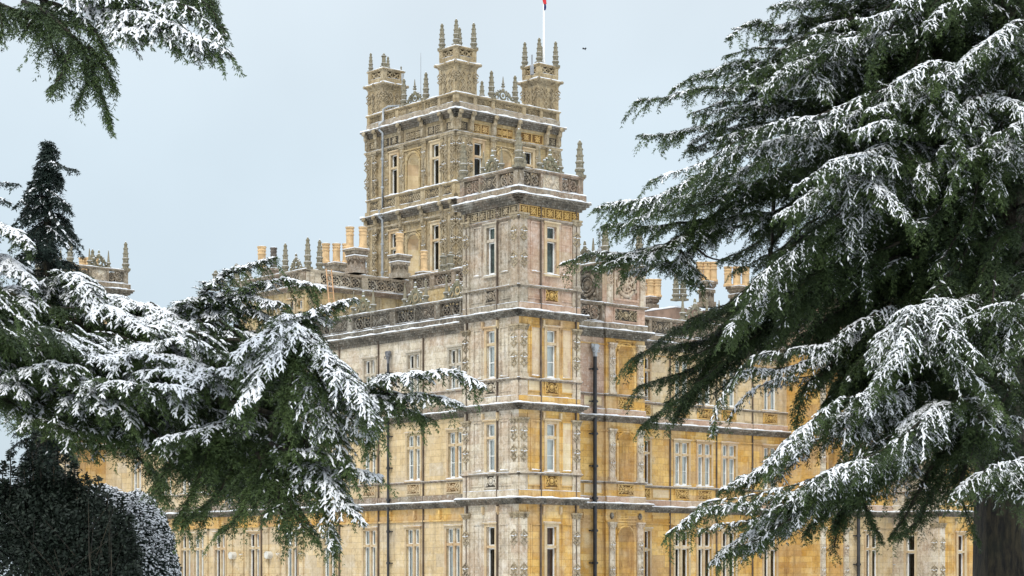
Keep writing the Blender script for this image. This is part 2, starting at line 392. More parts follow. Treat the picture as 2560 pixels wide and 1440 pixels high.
class F:
    """a front: 'B' faces -v at v = plane, s is u; 'A' faces -u at u = plane, s is -v"""
    def __init__(self, ax, plane): self.ax, self.pl = ax, plane
    def p(self, s, h, z):
        return (s, self.pl - h, z) if self.ax == 'B' else (self.pl - h, -s, z)
    def box(self, mb, s0, s1, h0, h1, z0, z1, mi=0):
        a, b = self.p(s0, h0, z0), self.p(s1, h1, z1)
        mb.box(a[0], b[0], a[1], b[1], z0, z1, mi)
    def ring(self, mb, sc, zc, h, R, r, n=12, k=4, mi=0, a0=0.0, a1=2 * math.pi, sx=1.0):
        full = abs(a1 - a0 - 2 * math.pi) < 1e-3
        m_ = n + 1
        pts = [self.p(sc + R * sx * math.cos(a0 + (a1 - a0) * i / n), h, zc + R * math.sin(a0 + (a1 - a0) * i / n)) for i in range(m_)]
        mb.tube(pts, r, k, mi, cap=not full)
    def stud(self, mb, sc, zc, h, rx, rz, rh, mi=0, n=7, m=4):
        c = self.p(sc, h, zc)
        if self.ax == 'B': mb.blob(c, rx, rh, rz, mi, n, m)
        else: mb.blob(c, rh, rx, rz, mi, n, m)
    def bar(self, mb, s0, z0, s1, z1, h0, h1, w, mi=0):
        """flat bar lying on the front from (s0,z0) to (s1,z1)"""
        d = math.hypot(s1 - s0, z1 - z0) or 1e-6
        nx, nz = -(z1 - z0) / d * w / 2, (s1 - s0) / d * w / 2
        q = [(s0 + nx, z0 + nz), (s0 - nx, z0 - nz), (s1 - nx, z1 - nz), (s1 + nx, z1 + nz)]
        mb.face([self.p(s, h1, z) for s, z in q], mi)
        for i in range(4):
            a, b = q[i], q[(i + 1) % 4]
            mb.face([self.p(a[0], h1, a[1]), self.p(b[0], h1, b[1]), self.p(b[0], h0, b[1]), self.p(a[0], h0, a[1])], mi)
    def wall(self, name, mat, s0, s1, z0, z1, holes=(), depth=0.42, h=0.0, extra=None, arch_mi=0):
        """front sheet with rectangular or arched holes and their reveals; holes: (s0,s1,z0,z1,kind)"""
        mb = extra if extra is not None else MB()
        hs = [q for q in holes if q[0] < s1 and q[1] > s0 and q[2] < z1 and q[3] > z0]
        S = sorted({s0, s1, *[min(max(q[i], s0), s1) for q in hs for i in (0, 1)]})
        Z = sorted({z0, z1, *[min(max(q[i], z0), z1) for q in hs for i in (2, 3)]})
        for i in range(len(S) - 1):
            for j in range(len(Z) - 1):
                a, b, c, d = S[i], S[i + 1], Z[j], Z[j + 1]
                if b - a < 1e-5 or d - c < 1e-5: continue
                mid = ((a + b) / 2, (c + d) / 2)
                if any(q[0] < mid[0] < q[1] and q[2] < mid[1] < q[3] for q in hs): continue
                mb.face([self.p(a, h, c), self.p(b, h, c), self.p(b, h, d), self.p(a, h, d)])
        for q in hs:
            a, b, c, d = q[:4]
            if q[4] == 'arch':
                R = (b - a) / 2; sc = (a + b) / 2; zs = d - R; n = 12
                arc = [(sc + R * math.cos(math.pi * i / n), zs + R * math.sin(math.pi * i / n)) for i in range(n + 1)]
                for i in range(n):                                   # spandrels
                    (x0, y0), (x1, y1) = arc[i], arc[i + 1]
                    mb.face([self.p(x0, h, y0), self.p(x0, h, d), self.p(x1, h, d), self.p(x1, h, y1)])
                dp = min(R * 1.05, 0.72)                               # apse: half cylinder, then a quarter sphere
                rows = []
                for zz in (c, zs):
                    rows.append([self.p(sc + R * math.cos(math.pi * i / n), h - dp * math.sin(math.pi * i / n), zz) for i in range(n + 1)])
                for k in range(1, 6):
                    ph = math.pi / 2 * k / 5
                    rows.append([self.p(sc + R * math.cos(math.pi * i / n) * math.cos(ph) * 1.0, h - dp * math.sin(math.pi * i / n) * math.cos(ph), zs + R * math.sin(ph)) for i in range(n + 1)])
                mb.grid(rows, arch_mi, True)
                mb.face([self.p(sc + R * math.cos(math.pi * i / n), h - dp * math.sin(math.pi * i / n), c) for i in range(n + 1)])
            else:
                e = h - depth
                mb.face([self.p(a, h, c), self.p(a, e, c), self.p(a, e, d), self.p(a, h, d)])
                mb.face([self.p(b, h, c), self.p(b, h, d), self.p(b, e, d), self.p(b, e, c)])
                mb.face([self.p(a, h, d), self.p(a, e, d), self.p(b, e, d), self.p(b, h, d)])
                mb.face([self.p(a, h, c), self.p(b, h, c), self.p(b, e, c), self.p(a, e, c)])
        return mb.build(name, [M[mat], M['cream'], M['pinkpale'], M['recess_shade']], castle)

srng = random.Random(11)
def snow_run(mb, fr, s0, s1, h0, h1, z, th=0.07, step=0.22):
    """uneven strip of snow lying on a ledge from depth h0 to its lip h1"""
    n = max(2, int(abs(s1 - s0) / step))
    rows = []
    w = srng.uniform(0, 6)
    for i in range(n + 1):
        s = s0 + (s1 - s0) * i / n
        t = th * 1.3 * (0.72 + 0.22 * math.sin(i * 0.7 + w) + srng.uniform(-0.2, 0.28))
        l = h1 + srng.uniform(-0.025, 0.012)
        rows.append([fr.p(s, h0, z - 0.004), fr.p(s, l - 0.01, z - 0.004), fr.p(s, l + 0.012, z + t * 0.45), fr.p(s, l - 0.045, z + t), fr.p(s, h0, z + t * 1.02)])
    mb.grid(rows, 0, True)
    mb.face(rows[0]); mb.face(rows[-1][::-1])

def cornice(fr, s0, s1, z, steps, mat='lichen', name='cornice', e0=0.0, e1=0.0, th=0.08, snow=True, blocks=0.0):
    """stacked mouldings; steps (z below top, height, projection); e0/e1: 1 = return the moulding round that end"""
    mb = MB()
    top = steps[0]
    for dz, hh, pr in steps:
        fr.box(mb, s0 - e0 * pr, s1 + e1 * pr, -0.05, pr, z - dz - hh, z - dz)
    if blocks:
        dz, hh, pr = steps[-1]
        n = int((s1 - s0) / blocks)
        for i in range(n + 1):
            s = s0 + (s1 - s0) * i / max(n, 1)
            fr.box(mb, s - 0.055, s + 0.055, pr - 0.01, pr + 0.13, z - dz - hh * 0.85, z - dz - 0.003)
    o = mb.build(name, M[mat], castle)
    if snow:
        sm = MB()
        snow_run(sm, fr, s0 - e0 * top[2], s1 + e1 * top[2], 0.0, top[2], z, th)
        sm.build('snow', M['snow'], o)
    return o

STD = [(0, 0.07, 0.40), (0.07, 0.09, 0.31), (0.16, 0.09, 0.19), (0.25, 0.08, 0.09)]
THIN = [(0, 0.07, 0.13), (0.07, 0.06, 0.07)]

def scroll(mb, fr, sc, zc, w, hh, h, mi=0, sd=0):
    """carved strapwork: an oval boss between curling leaves"""
    r = random.Random(sd)
    b = min(w, hh) * 0.27
    fr.ring(mb, sc, zc, h, b * 1.15, 0.035, 12, 4, mi)
    fr.stud(mb, sc, zc, h, b * 0.8, b * 0.8, 0.10, mi)
    for sg in (-1, 1):
        room = w / 2 - b * 1.2
        n = max(1, int(round(room / (hh * 0.42))))
        for k in range(n):
            cx = sc + sg * (b * 1.25 + room * (k + 0.5) / n)
            for up in (-1, 1):
                R = min(room / n * 0.5, hh * 0.23)
                a = r.uniform(0, 6)
                fr.ring(mb, cx, zc + up * hh * 0.24, h, R * 0.85, 0.032, 9, 4, mi, a, a + 4.6)
                fr.stud(mb, cx, zc + up * hh * 0.24, h, R * 0.35, R * 0.35, 0.06, mi, 6, 3)
                fr.bar(mb, cx - sg * R, zc + up * hh * 0.02, cx + sg * R, zc + up * hh * 0.44, h - 0.01, h + 0.045, 0.05, mi)
                fr.stud(mb, cx + sg * R * r.uniform(0.4, 0.9), zc + up * hh * r.uniform(0.0, 0.12), h, 0.05, 0.07, 0.05, mi, 5, 3)

def carved_panel(fr, sc, zc, w, hh, mat='carved', frame='frame', sd=0, label=None):
    mb = MB()
    t = 0.06
    for a, b, c, d in ((sc - w / 2, sc + w / 2, zc + hh / 2 - t, zc + hh / 2), (sc - w / 2, sc + w / 2, zc - hh / 2, zc - hh / 2 + t)):
        fr.box(mb, a, b, 0.002, 0.06, c, d, 1)
    for a in (sc - w / 2, sc + w / 2 - t):
        fr.box(mb, a, a + t, 0.002, 0.058, zc - hh / 2 + t, zc + hh / 2 - t, 1)
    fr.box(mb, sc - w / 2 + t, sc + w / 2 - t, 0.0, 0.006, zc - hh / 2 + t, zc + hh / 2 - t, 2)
    scroll(mb, fr, sc, zc, w - 2 * t, hh - 2 * t, 0.03, 0, sd)
    return mb.build('carved_panel', [M[mat], M[frame], M['recess_shade_warm' if 'ochre' in mat or mat == 'frame' else 'recess_shade']], castle, label=label)

def plain_panel(mb, fr, sc, zc, w, hh, t=0.05, pr=0.045, mi=0, fill=None):
    if fill: fr.box(mb, sc - w / 2 + t, sc + w / 2 - t, 0.0, 0.005, zc - hh / 2 + t, zc + hh / 2 - t, fill)
    for a, b, c, d in ((sc - w / 2, sc + w / 2, zc + hh / 2 - t, zc + hh / 2), (sc - w / 2, sc + w / 2, zc - hh / 2, zc - hh / 2 + t),
                       (sc - w / 2, sc - w / 2 + t, zc - hh / 2 + t, zc + hh / 2 - t), (sc + w / 2 - t, sc + w / 2, zc - hh / 2 + t, zc + hh / 2 - t)):
        fr.box(mb, a, b, 0.002, pr, c, d, mi)

def rosette(mb, fr, s, z, h, R=0.2, mi=0, sn=None):
    if sn is not None:
        fr.stud(mb, s, z + R * 0.42, h + 0.06, R * 0.34, R * 0.12, 0.07, sn, 6, 3)
        for sg in (-1, 1): fr.stud(mb, s + sg * R * 0.72, z + R * 0.55, h + 0.03, R * 0.25, R * 0.10, 0.06, sn, 5, 3)
    fr.stud(mb, s, z, h, R * 0.42, R * 0.42, 0.11, mi, 7, 4)
    for k in range(5):
        a = k * 2 * math.pi / 5 + 0.3
        fr.stud(mb, s + R * 0.75 * math.cos(a), z + R * 0.75 * math.sin(a), h, R * 0.36, R * 0.36, 0.07, mi, 6, 3)
    fr.stud(mb, s, z + R * 1.6, h, R * 0.22, R * 0.5, 0.06, mi, 5, 3)
    fr.stud(mb, s, z - R * 1.6, h, R * 0.24, R * 0.55, 0.06, mi, 5, 3)
    for sg in (-1, 1):
        fr.bar(mb, s + sg * R * 0.3, z - R * 1.5, s + sg * R * 1.15, z - R * 0.8, h - 0.02, h + 0.05, 0.05, mi)
        fr.bar(mb, s + sg * R * 0.3, z + R * 1.5, s + sg * R * 1.15, z + R * 0.8, h - 0.02, h + 0.05, 0.05, mi)

def pilaster(fr, s, w, z0, z1, mat='paleash', pr=0.14, ros=(0.62, 0.28), cap=True, label=None, orn='carved'):
    mb = MB()
    fr.box(mb, s - w / 2, s + w / 2, -0.02, pr, z0 + 0.28, z1)
    fr.box(mb, s - w / 2 - 0.07, s + w / 2 + 0.07, -0.02, pr + 0.07, z0, z0 + 0.14)
    fr.box(mb, s - w / 2 - 0.035, s + w / 2 + 0.035, -0.02, pr + 0.035, z0 + 0.14, z0 + 0.28)
    if cap:
        for k, (dz, e) in enumerate(((0.0, 0.10), (0.10, 0.06), (0.2, 0.03))):
            fr.box(mb, s - w / 2 - e, s + w / 2 + e, -0.02, pr + e, z1 - dz - 0.10, z1 - dz - 0.001 * k, 1)
        for sg in (-1, 1):
            fr.ring(mb, s + sg * w * 0.36, z1 - 0.18, pr + 0.05, 0.09, 0.035, 8, 4, 1)
        fr.stud(mb, s, z1 - 0.26, pr, 0.1, 0.14, 0.07, 1, 6, 3)
    for q in ros:
        rosette(mb, fr, s, z0 + (z1 - z0) * q, pr, min(w * 0.46, 0.23), 1, 2)
    return mb.build('pilaster', [M[mat], M[orn], M['snow']], castle, label=label)

WINN = [0]
def window(fr, sc, w, z0, z1, lights=2, look='blind', tr=0.27, mat='frame', hood=True, snow=True, sash=True, arch=0.13, label=None, low=None):
    """stone dressings with mullion and transom, white sashes, a pane and what hangs behind it"""
    mb = MB()
    s0, s1 = sc - w / 2, sc + w / 2
    a = arch
    fr.box(mb, s0 - a, s0, 0.003, 0.07, z0, z1 + a)
    fr.box(mb, s1, s1 + a, 0.003, 0.07, z0, z1 + a)
    fr.box(mb, s0, s1, 0.003, 0.068, z1, z1 + a)
    if hood:
        fr.box(mb, s0 - a - 0.07, s1 + a + 0.07, 0.003, 0.15, z1 + a, z1 + a + 0.08)
    fr.box(mb, s0 - a - 0.04, s1 + a + 0.04, -0.2, 0.13, z0 - 0.10, z0)
    zt = z1 - (z1 - z0) * tr
    mw = 0.17 if lights > 1 else 0
    for k in range(1, lights):
        s = s0 + w * k / lights
        fr.box(mb, s - mw / 2, s + mw / 2, -0.20, -0.02, z0, z1)
    for k in range(lights):
        fr.box(mb, s0 + w * k / lights + (mw / 2 if k else 0), s0 + w * (k + 1) / lights - (mw / 2 if k < lights - 1 else 0), -0.19, 0.035, zt - 0.07, zt + 0.07)
    o = mb.build('window', M[mat], castle, label=label)
    pm = MB()
    pm.face([fr.p(s0, -0.215, z0), fr.p(s1, -0.215, z0), fr.p(s1, -0.215, z1), fr.p(s0, -0.215, z1)])
    pm.build('pane', M['glass'], o)
    sm = MB()
    t = 0.055
    for k in range(lights):
        a0 = s0 + w * k / lights + (mw / 2 if k else 0)
        a1 = s0 + w * (k + 1) / lights - (mw / 2 if k < lights - 1 else 0)
        for zz0, zz1 in ((z0, zt - 0.07), (zt + 0.07, z1)):
            bt = 0.16 if zz0 == z0 and look in ('blind', 'drape') else t
            fr.box(sm, a0, a0 + t, -0.208, -0.14, zz0, zz1); fr.box(sm, a1 - t, a1, -0.208, -0.14, zz0, zz1)
            fr.box(sm, a0 + t, a1 - t, -0.208, -0.142, zz0, zz0 + bt); fr.box(sm, a0 + t, a1 - t, -0.208, -0.142, zz1 - t, zz1)
            if zz0 == z0 and look == 'blind' and sash: fr.box(sm, a0 + t, a1 - t, -0.206, -0.16, (zz0 + zz1) / 2 - 0.02, (zz0 + zz1) / 2 + 0.02)
    if look == 'shutter':
        for k in range(lights):
            a0 = s0 + w * k / lights + (mw / 2 if k else 0) + t; a1 = s0 + w * (k + 1) / lights - (mw / 2 if k < lights - 1 else 0) - t
            for q in (0.12, 0.36, 0.6, 0.84):
                zc = z0 + (zt - z0) * q
                fr.box(sm, a0 + 0.06, a1 - 0.06, -0.268, -0.245, zc - 0.02, zc + 0.02)
    sm.build('sash', M['white'], o)
    bk = MB()
    def sheet(q0, q1, h, c, d, mi, wav=0.0):
        n = 10 if wav else 1
        bk.grid([[fr.p(q0 + (q1 - q0) * i / n, h + wav * math.sin(i * 2.1), zz) for i in range(n + 1)] for zz in (c, d)], mi, True)
    if look in ('blind', 'shutter'):
        sheet(s0 - 0.1, s1 + 0.1, -0.27, z0 - 0.05, z1 + 0.05, 0, 0.0)
        bk.build('blind', M['blind'], o)
    elif look == 'half':
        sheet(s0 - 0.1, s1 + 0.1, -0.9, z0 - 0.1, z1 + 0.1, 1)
        sheet(s0 - 0.0, s1 + 0.0, -0.27, z0 - 0.0, zt, 0)
        bk.build('blind', [M['blind'], M['room']], o)
    elif look == 'drape':
        sheet(s0, s1, -0.30, z0 - 0.1, z1 + 0.1, 0, 0.05)
        bk.build('curtain', M['greycurtain'], o)
    elif look == 'brown':
        sheet(s0, s1, -0.30, z0 - 0.1, z1 + 0.1, 0, 0.03)
        bk.build('shutter', M['shutter'], o)
    else:
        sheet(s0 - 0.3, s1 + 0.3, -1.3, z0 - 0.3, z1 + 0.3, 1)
        if look == 'curtain':
            for k in range(lights):
                a0 = s0 + w * k / lights; q = w / lights
                sheet(a0 + q * 0.62, a0 + q * 0.95, -0.5, z0, z1, 0, 0.05)
        bk.build('curtain', [M['curtain'], M['room']], o)
    if snow:
        nm = MB()
        snow_run(nm, fr, s0 - a - 0.02, s1 + a + 0.02, -0.2, 0.11, z0, 0.05, 0.12)
        if hood: snow_run(nm, fr, s0 - a - 0.05, s1 + a + 0.05, 0.01, 0.13, z1 + a + 0.08, 0.022, 0.15)
        nm.build('snow', M['snow'], o)
    return (s0, s1, z0, z1, 'rect')

def balustrade(fr, s0, s1, z0, ht, bays, mat='parapet', th=0.07, base=0.0, e0=0, e1=0, rail=0.09, post=0.3, ends=(True, True)):
    """pierced parapet; bays: (fraction of the run, kind) with kind rings / carved / pale / post / X / slab"""
    mb = MB(); sm = MB()
    zr = z0 + ht
    fr.box(mb, s0 - e0 * 0.12, s1 + e1 * 0.12, -0.30, 0.12, zr - 0.08, zr)
    fr.box(mb, s0 - e0 * 0.06, s1 + e1 * 0.06, -0.26, 0.06, zr - 0.16, zr - 0.08)
    fr.box(mb, s0, s1, -0.26, 0.05, z0, z0 + 0.14)
    snow_run(sm, fr, s0 - e0 * 0.12, s1 + e1 * 0.12, -0.3, 0.11, zr, th)
    snow_run(sm, fr, s0, s1, 0.0, 0.05, z0 + 0.14, th * 0.6)
    tot = sum(b[0] for b in bays)
    s = s0
    zb, zt = z0 + 0.14, zr - 0.16
    zc, hh = (zb + zt) / 2, zt - zb
    for k, (wd, kind) in enumerate(bays):
        w = (s1 - s0) * wd / tot
        c = s + w / 2
        if kind == 'post':
            fr.box(mb, s, s + w, -0.27, 0.075, z0 + 0.001, zr - 0.161)
        elif kind in ('carved', 'pale', 'slab'):
            fr.box(mb, s, s + w, -0.2, -0.02, zb, zt, 1 if kind == 'pale' else 0)
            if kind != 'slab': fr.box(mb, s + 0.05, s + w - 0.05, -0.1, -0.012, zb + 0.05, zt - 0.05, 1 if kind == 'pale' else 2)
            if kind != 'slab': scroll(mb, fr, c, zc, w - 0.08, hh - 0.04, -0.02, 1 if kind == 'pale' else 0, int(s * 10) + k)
        else:
            n = max(1, int(round(w / hh)))
            q = w / n
            for i in range(n):
                cc = s + q * (i + 0.5)
                R = min(hh, q) / 2
                if kind == 'X':
                    fr.bar(mb, cc - q / 2, zb, cc + q / 2, zt, -0.16, -0.02, 0.10); fr.bar(mb, cc - q / 2, zt, cc + q / 2, zb, -0.161, -0.018, 0.10)
                    fr.stud(mb, cc, zc, -0.02, 0.09, 0.09, 0.08)
                else:
                    fr.ring(mb, cc, zc, -0.10, R * 0.92, 0.062, 14, 5, sx=min(1.0, q / hh) if q < hh else 1.0)
                    for j in range(4):
                        a = math.pi / 4 + j * math.pi / 2
                        fr.ring(mb, cc + R * 0.5 * math.cos(a), zc + R * 0.5 * math.sin(a), -0.10, R * 0.27, 0.036, 7, 4, 0, a + 1.0, a + 2 * math.pi - 1.0)
                if i: fr.box(mb, cc - q / 2 - 0.025, cc - q / 2 + 0.025, -0.14, -0.04, zb, zt)
        s += w
    o = mb.build('balustrade', [M[mat], M['paleash'], M['recess_shade']], castle)
    sm.build('snow', M['snow'], o)
    return o

# --- pinnacles share one mesh
def pinn_mesh(kind):
    mb, sn = MB(), MB()
    if kind == 'tall':       # unit height, ringed obelisk
        mb.box(-0.125, 0.125, -0.125, 0.125, 0, 0.07)
        prof = [(0.12, 0.07), (0.105, 0.09), (0.10, 0.14), (0.128, 0.165), (0.138, 0.20), (0.125, 0.235), (0.10, 0.255), (0.098, 0.37), (0.120, 0.385), (0.122, 0.42), (0.092, 0.44),
                (0.087, 0.55), (0.105, 0.565), (0.107, 0.60), (0.078, 0.62), (0.071, 0.72), (0.088, 0.735), (0.089, 0.77), (0.06, 0.79), (0.052, 0.87), (0.066, 0.885), (0.066, 0.92), (0.04, 0.945), (0.028, 0.975), (0.01, 1.0)]
        sno = [(0.125, 0.237, 0.102), (0.110, 0.428, 0.094), (0.095, 0.606, 0.08)]
    elif kind == 'spike':    # plain small obelisk
        mb.box(-0.16, 0.16, -0.16, 0.16, 0, 0.12)
        prof = [(0.14, 0.12), (0.11, 0.2), (0.19, 0.27), (0.20, 0.32), (0.12, 0.37), (0.10, 0.42), (0.06, 0.75), (0.02, 1.0)]
        sno = [(0.20, 0.33, 0.11)]
    else:                    # stumpy shaft with a cap
        mb.box(-0.2, 0.2, -0.2, 0.2, 0, 0.15)
        prof = [(0.17, 0.15), (0.21, 0.25), (0.22, 0.32), (0.15, 0.38), (0.14, 0.72), (0.20, 0.76), (0.20, 0.82), (0.10, 0.88), (0.09, 0.95), (0.03, 1.0)]
        sno = [(0.22, 0.33, 0.15), (0.205, 0.825, 0.1), (0.09, 0.955, 0.03)]
    mb.lathe(0, 0, prof, 8)
    for r, z, r2 in sno:
        sn.lathe(0, 0, [(r * 0.98, z - 0.008), (r * 1.02, z), (r * 0.9, z + 0.008), (r2, z + 0.010)], 8, smooth=True)
    sn.lathe(0, 0, [(0.02, 0.99), (0.024, 1.0), (0.01, 1.012)], 6, smooth=True)
    return mb.mesh('pinnacle_' + kind, M['pinnacle']), sn.mesh('pinnacle_snow_' + kind, M['snow'])
PIN = {k: pinn_mesh(k) for k in ('tall', 'spike', 'stump')}
def pinnacle(u, v, z, h, kind='tall', wd=1.0):
    me, sn = PIN[kind]
    o = link_copy('pinnacle', me, castle, (u, v, z), (h * wd, h * wd, h))
    link_copy('snow', sn, o, (0, 0, 0))
    return o

def cresting(fr, sc, z, w, ht, h=-0.1, spikes=True, beast=True):
    """openwork strap ornament standing on a parapet"""
    mb, sn = MB(), MB()
    c = ht * 0.30
    def thick(s, zz, rx, rz, d=0.1): fr.stud(mb, s, zz, h, rx, rz, d, 0, 7, 4)
    fr.box(mb, sc - w / 2, sc + w / 2, h - 0.12, h + 0.12, z, z + ht * 0.08)
    fr.ring(mb, sc, z + ht * 0.36, h, ht * 0.24, 0.07, 12, 5)
    thick(sc, z + ht * 0.36, ht * 0.09, ht * 0.11)
    thick(sc, z + ht * 0.66, ht * 0.12, ht * 0.14, 0.12)
    thick(sc, z + ht * 0.84, ht * 0.07, ht * 0.16, 0.09)
    for sg in (-1, 1):
        fr.ring(mb, sc + sg * w * 0.30, z + ht * 0.24, h, ht * 0.15, 0.06, 10, 5)
        fr.ring(mb, sc + sg * w * 0.21, z + ht * 0.48, h, ht * 0.12, 0.055, 9, 4, 0, 0.3, 5.0)
        fr.ring(mb, sc + sg * w * 0.42, z + ht * 0.14, h, ht * 0.09, 0.05, 8, 4)
        thick(sc + sg * w * 0.28, z + ht * 0.44, ht * 0.09, ht * 0.1)
        thick(sc + sg * w * 0.14, z + ht * 0.62, ht * 0.07, ht * 0.08)
        fr.bar(mb, sc + sg * w * 0.47, z + ht * 0.06, sc + sg * w * 0.12, z + ht * 0.6, h - 0.05, h + 0.05, 0.08)
        for q, zz, r in ((0.42, 0.25, 0.06), (0.30, 0.53, 0.08), (0.2, 0.62, 0.06)):
            fr.stud(sn, sc + sg * w * q, z + ht * zz, h, ht * r, 0.035, 0.1, 0, 6, 4)
    fr.stud(sn, sc, z + ht * 0.80, h, ht * 0.10, 0.04, 0.11, 0, 6, 4)
    fr.stud(sn, sc, z + ht * 1.0, h, ht * 0.05, 0.03, 0.07, 0, 6, 4)
    o = mb.build('cresting', M['pinnacle'], castle)
    sn.build('snow', M['snow'], o)
    if spikes:
        for sg in (-1, 1):
            p = fr.p(sc + sg * w * 0.56, h, z)
            pinnacle(p[0], p[1], p[2], ht * 1.05, 'spike', 0.7)
    return o

def chimney(u, v, z0, z1, zp, w, d, pots, dark=False, pr=0.17, label=None):
    """stone stack with a flared cap carrying round pots"""
    mb, sn = MB(), MB()
    mb.box(u - w / 2, u + w / 2, v - d / 2, v + d / 2, z0, z1 - 0.3)
    for k, (e, a, b) in enumerate(((0.10, z0, z0 + 0.35), (0.07, z0 + (z1 - z0) * 0.56, z0 + (z1 - z0) * 0.56 + 0.22), (0.05, z1 - 0.38, z1 - 0.3), (0.11, z1 - 0.3, z1 - 0.14), (0.19, z1 - 0.14, z1))):
        mb.box(u - w / 2 - e, u + w / 2 + e, v - d / 2 - e, v + d / 2 + e, a, b)
    for sx in (-1, 1):
        for q in (-0.25, 0.25):
            mb.blob((u + q * w, v - d / 2 - 0.03, z0 + (z1 - z0) * 0.52), w * 0.2, 0.08, 0.2)
            mb.blob((u - w / 2 - 0.03, v + q * d, z0 + (z1 - z0) * 0.52), 0.08, d * 0.2, 0.2)
    sn.box(u - w / 2 - 0.17, u + w / 2 + 0.17, v - d / 2 - 0.17, v + d / 2 + 0.17, z1 - 0.003, z1 + 0.05)
    e = 0.09
    zz = z0 + (z1 - z0) * 0.56 + 0.22
    sn.box(u - w / 2 - e, u + w / 2 + e, v - d / 2 - e, v + d / 2 + e, zz, zz + 0.05)
    o = mb.build('chimney', M['parapet'], castle, label=label)
    sn.build('snow', M['snow'], o)
    for pu, pv in pots:
        pm = MB()
        H = zp - z1
        r = pr
        pm.lathe(u + pu, v + pv, [(r * 1.25, z1 + 0.03), (r * 1.25, z1 + H * 0.12), (r * 1.02, z1 + H * 0.16), (r, z1 + H * 0.22), (r * 0.97, z1 + H * 0.62), (r * 1.12, z1 + H * 0.64), (r * 1.12, z1 + H * 0.68), (r * 0.97, z1 + H * 0.70),
                                  (r * 0.97, z1 + H * 0.78), (r * 1.12, z1 + H * 0.80), (r * 1.12, z1 + H * 0.84), (r, z1 + H * 0.86), (r, z1 + H * 0.92), (r * 1.18, z1 + H * 0.94), (r * 1.2, z1 + H)], 12, smooth=False)
        pm.lathe(u + pu, v + pv, [(r * 1.0, z1 + H + 0.002), (r * 1.15, z1 + H + 0.02), (r * 0.8, z1 + H + 0.05)], 12, 1)
        pm.build('chimney_pot', [M['pot_dark' if dark else 'pot'], M['snow']], o)
    return o

def frieze(fr, s0, s1, z0, z1, n, mat='carved', back=None):
    """row of square panels with star flowers"""
    mb = MB()
    q = (s1 - s0) / n
    zc, hh = (z0 + z1) / 2, z1 - z0
    for i in range(n):
        c = s0 + q * (i + 0.5); r = min(q, hh) * 0.44
        plain_panel(mb, fr, c, zc, q - 0.01, hh, 0.035, 0.06)
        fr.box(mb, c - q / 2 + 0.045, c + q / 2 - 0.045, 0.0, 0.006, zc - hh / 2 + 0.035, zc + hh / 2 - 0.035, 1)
        for a in (math.pi / 4, -math.pi / 4):
            fr.bar(mb, c - r * math.cos(a), zc - r * math.sin(a), c + r * math.cos(a), zc + r * math.sin(a), 0.003, 0.08 + 0.004 * (a > 0), 0.075)
        for k in range(4):
            a = k * math.pi / 2
            fr.stud(mb, c + r * 0.6 * math.cos(a), zc + r * 0.6 * math.sin(a), 0.03, r * 0.30, r * 0.30, 0.08, 0, 5, 3)
        fr.stud(mb, c, zc, 0.05, r * 0.34, r * 0.34, 0.10, 0, 6, 3)
    return mb.build('frieze', [M[mat], M['recess_shade_warm' if 'ochre' in mat else 'recess_shade']], castle)

def lattice(mb, fr, sc, w, z0, z1, h=0.003, d=0.05, mi=0):
    """column of lozenges and stars carved on a pier"""
    n = max(1, int((z1 - z0) / (w * 1.15)))
    q = (z1 - z0) / n
    for i in range(n):
        zc = z0 + q * (i + 0.5)
        for s in (1, -1):
            fr.bar(mb, sc - w / 2, zc, sc, zc + s * q / 2, h, h + d, 0.06, mi)
            fr.bar(mb, sc + w / 2, zc, sc, zc + s * q / 2, h, h + d + 0.003, 0.06, mi)
        fr.stud(mb, sc, zc, h, 0.07, 0.09, d, mi, 5, 3)

def pipe(fr, s, z0, z1, mat='lead', r=0.085, h=0.2, head=True, label=None):
    mb = MB()
    mb.tube([fr.p(s, h, z0), fr.p(s, h, z1)], r, 8)
    z = z0 + 0.6
    while z < z1:
        mb.tube([fr.p(s, h, z - 0.07), fr.p(s, h, z + 0.07)], r * 1.5, 8)
        fr.box(mb, s - r * 2.6, s + r * 2.6, -0.02, h * 0.9, z - 0.03, z + 0.03)
        z += 1.85
    if head:
        a = fr.p(s, h, 0)
        mb.lathe(a[0], a[1], [(r * 1.1, z1), (r * 1.25, z1 + 0.25), (r * 1.9, z1 + 0.42), (r * 2.1, z1 + 0.5), (r * 2.1, z1 + 0.68), (r * 1.7, z1 + 0.72)], 8, 1)
        for sg in (-1, 1):
            fr.stud(mb, s + sg * r * 2.0, z1 + 0.62, h, 0.09, 0.13, 0.12, 1)
            fr.ring(mb, s + sg * r * 1.7, z1 + 0.35, h + 0.1, 0.09, 0.03, 8, 4, 1)
    return mb.build('drainpipe', [M[mat], M['lead_mid' if h < 0.21 else 'lead_pale']], castle, label=label)

def conduit(fr, s, z0, z1, h=0.03, r=0.028):
    mb = MB(); fr.box(mb, s - r, s + r, 0.0, h, z0, z1)
    return mb

# storey levels read from the near corner
C1, C2, C3, C4 = 5.87, 10.91, 15.87, 22.0
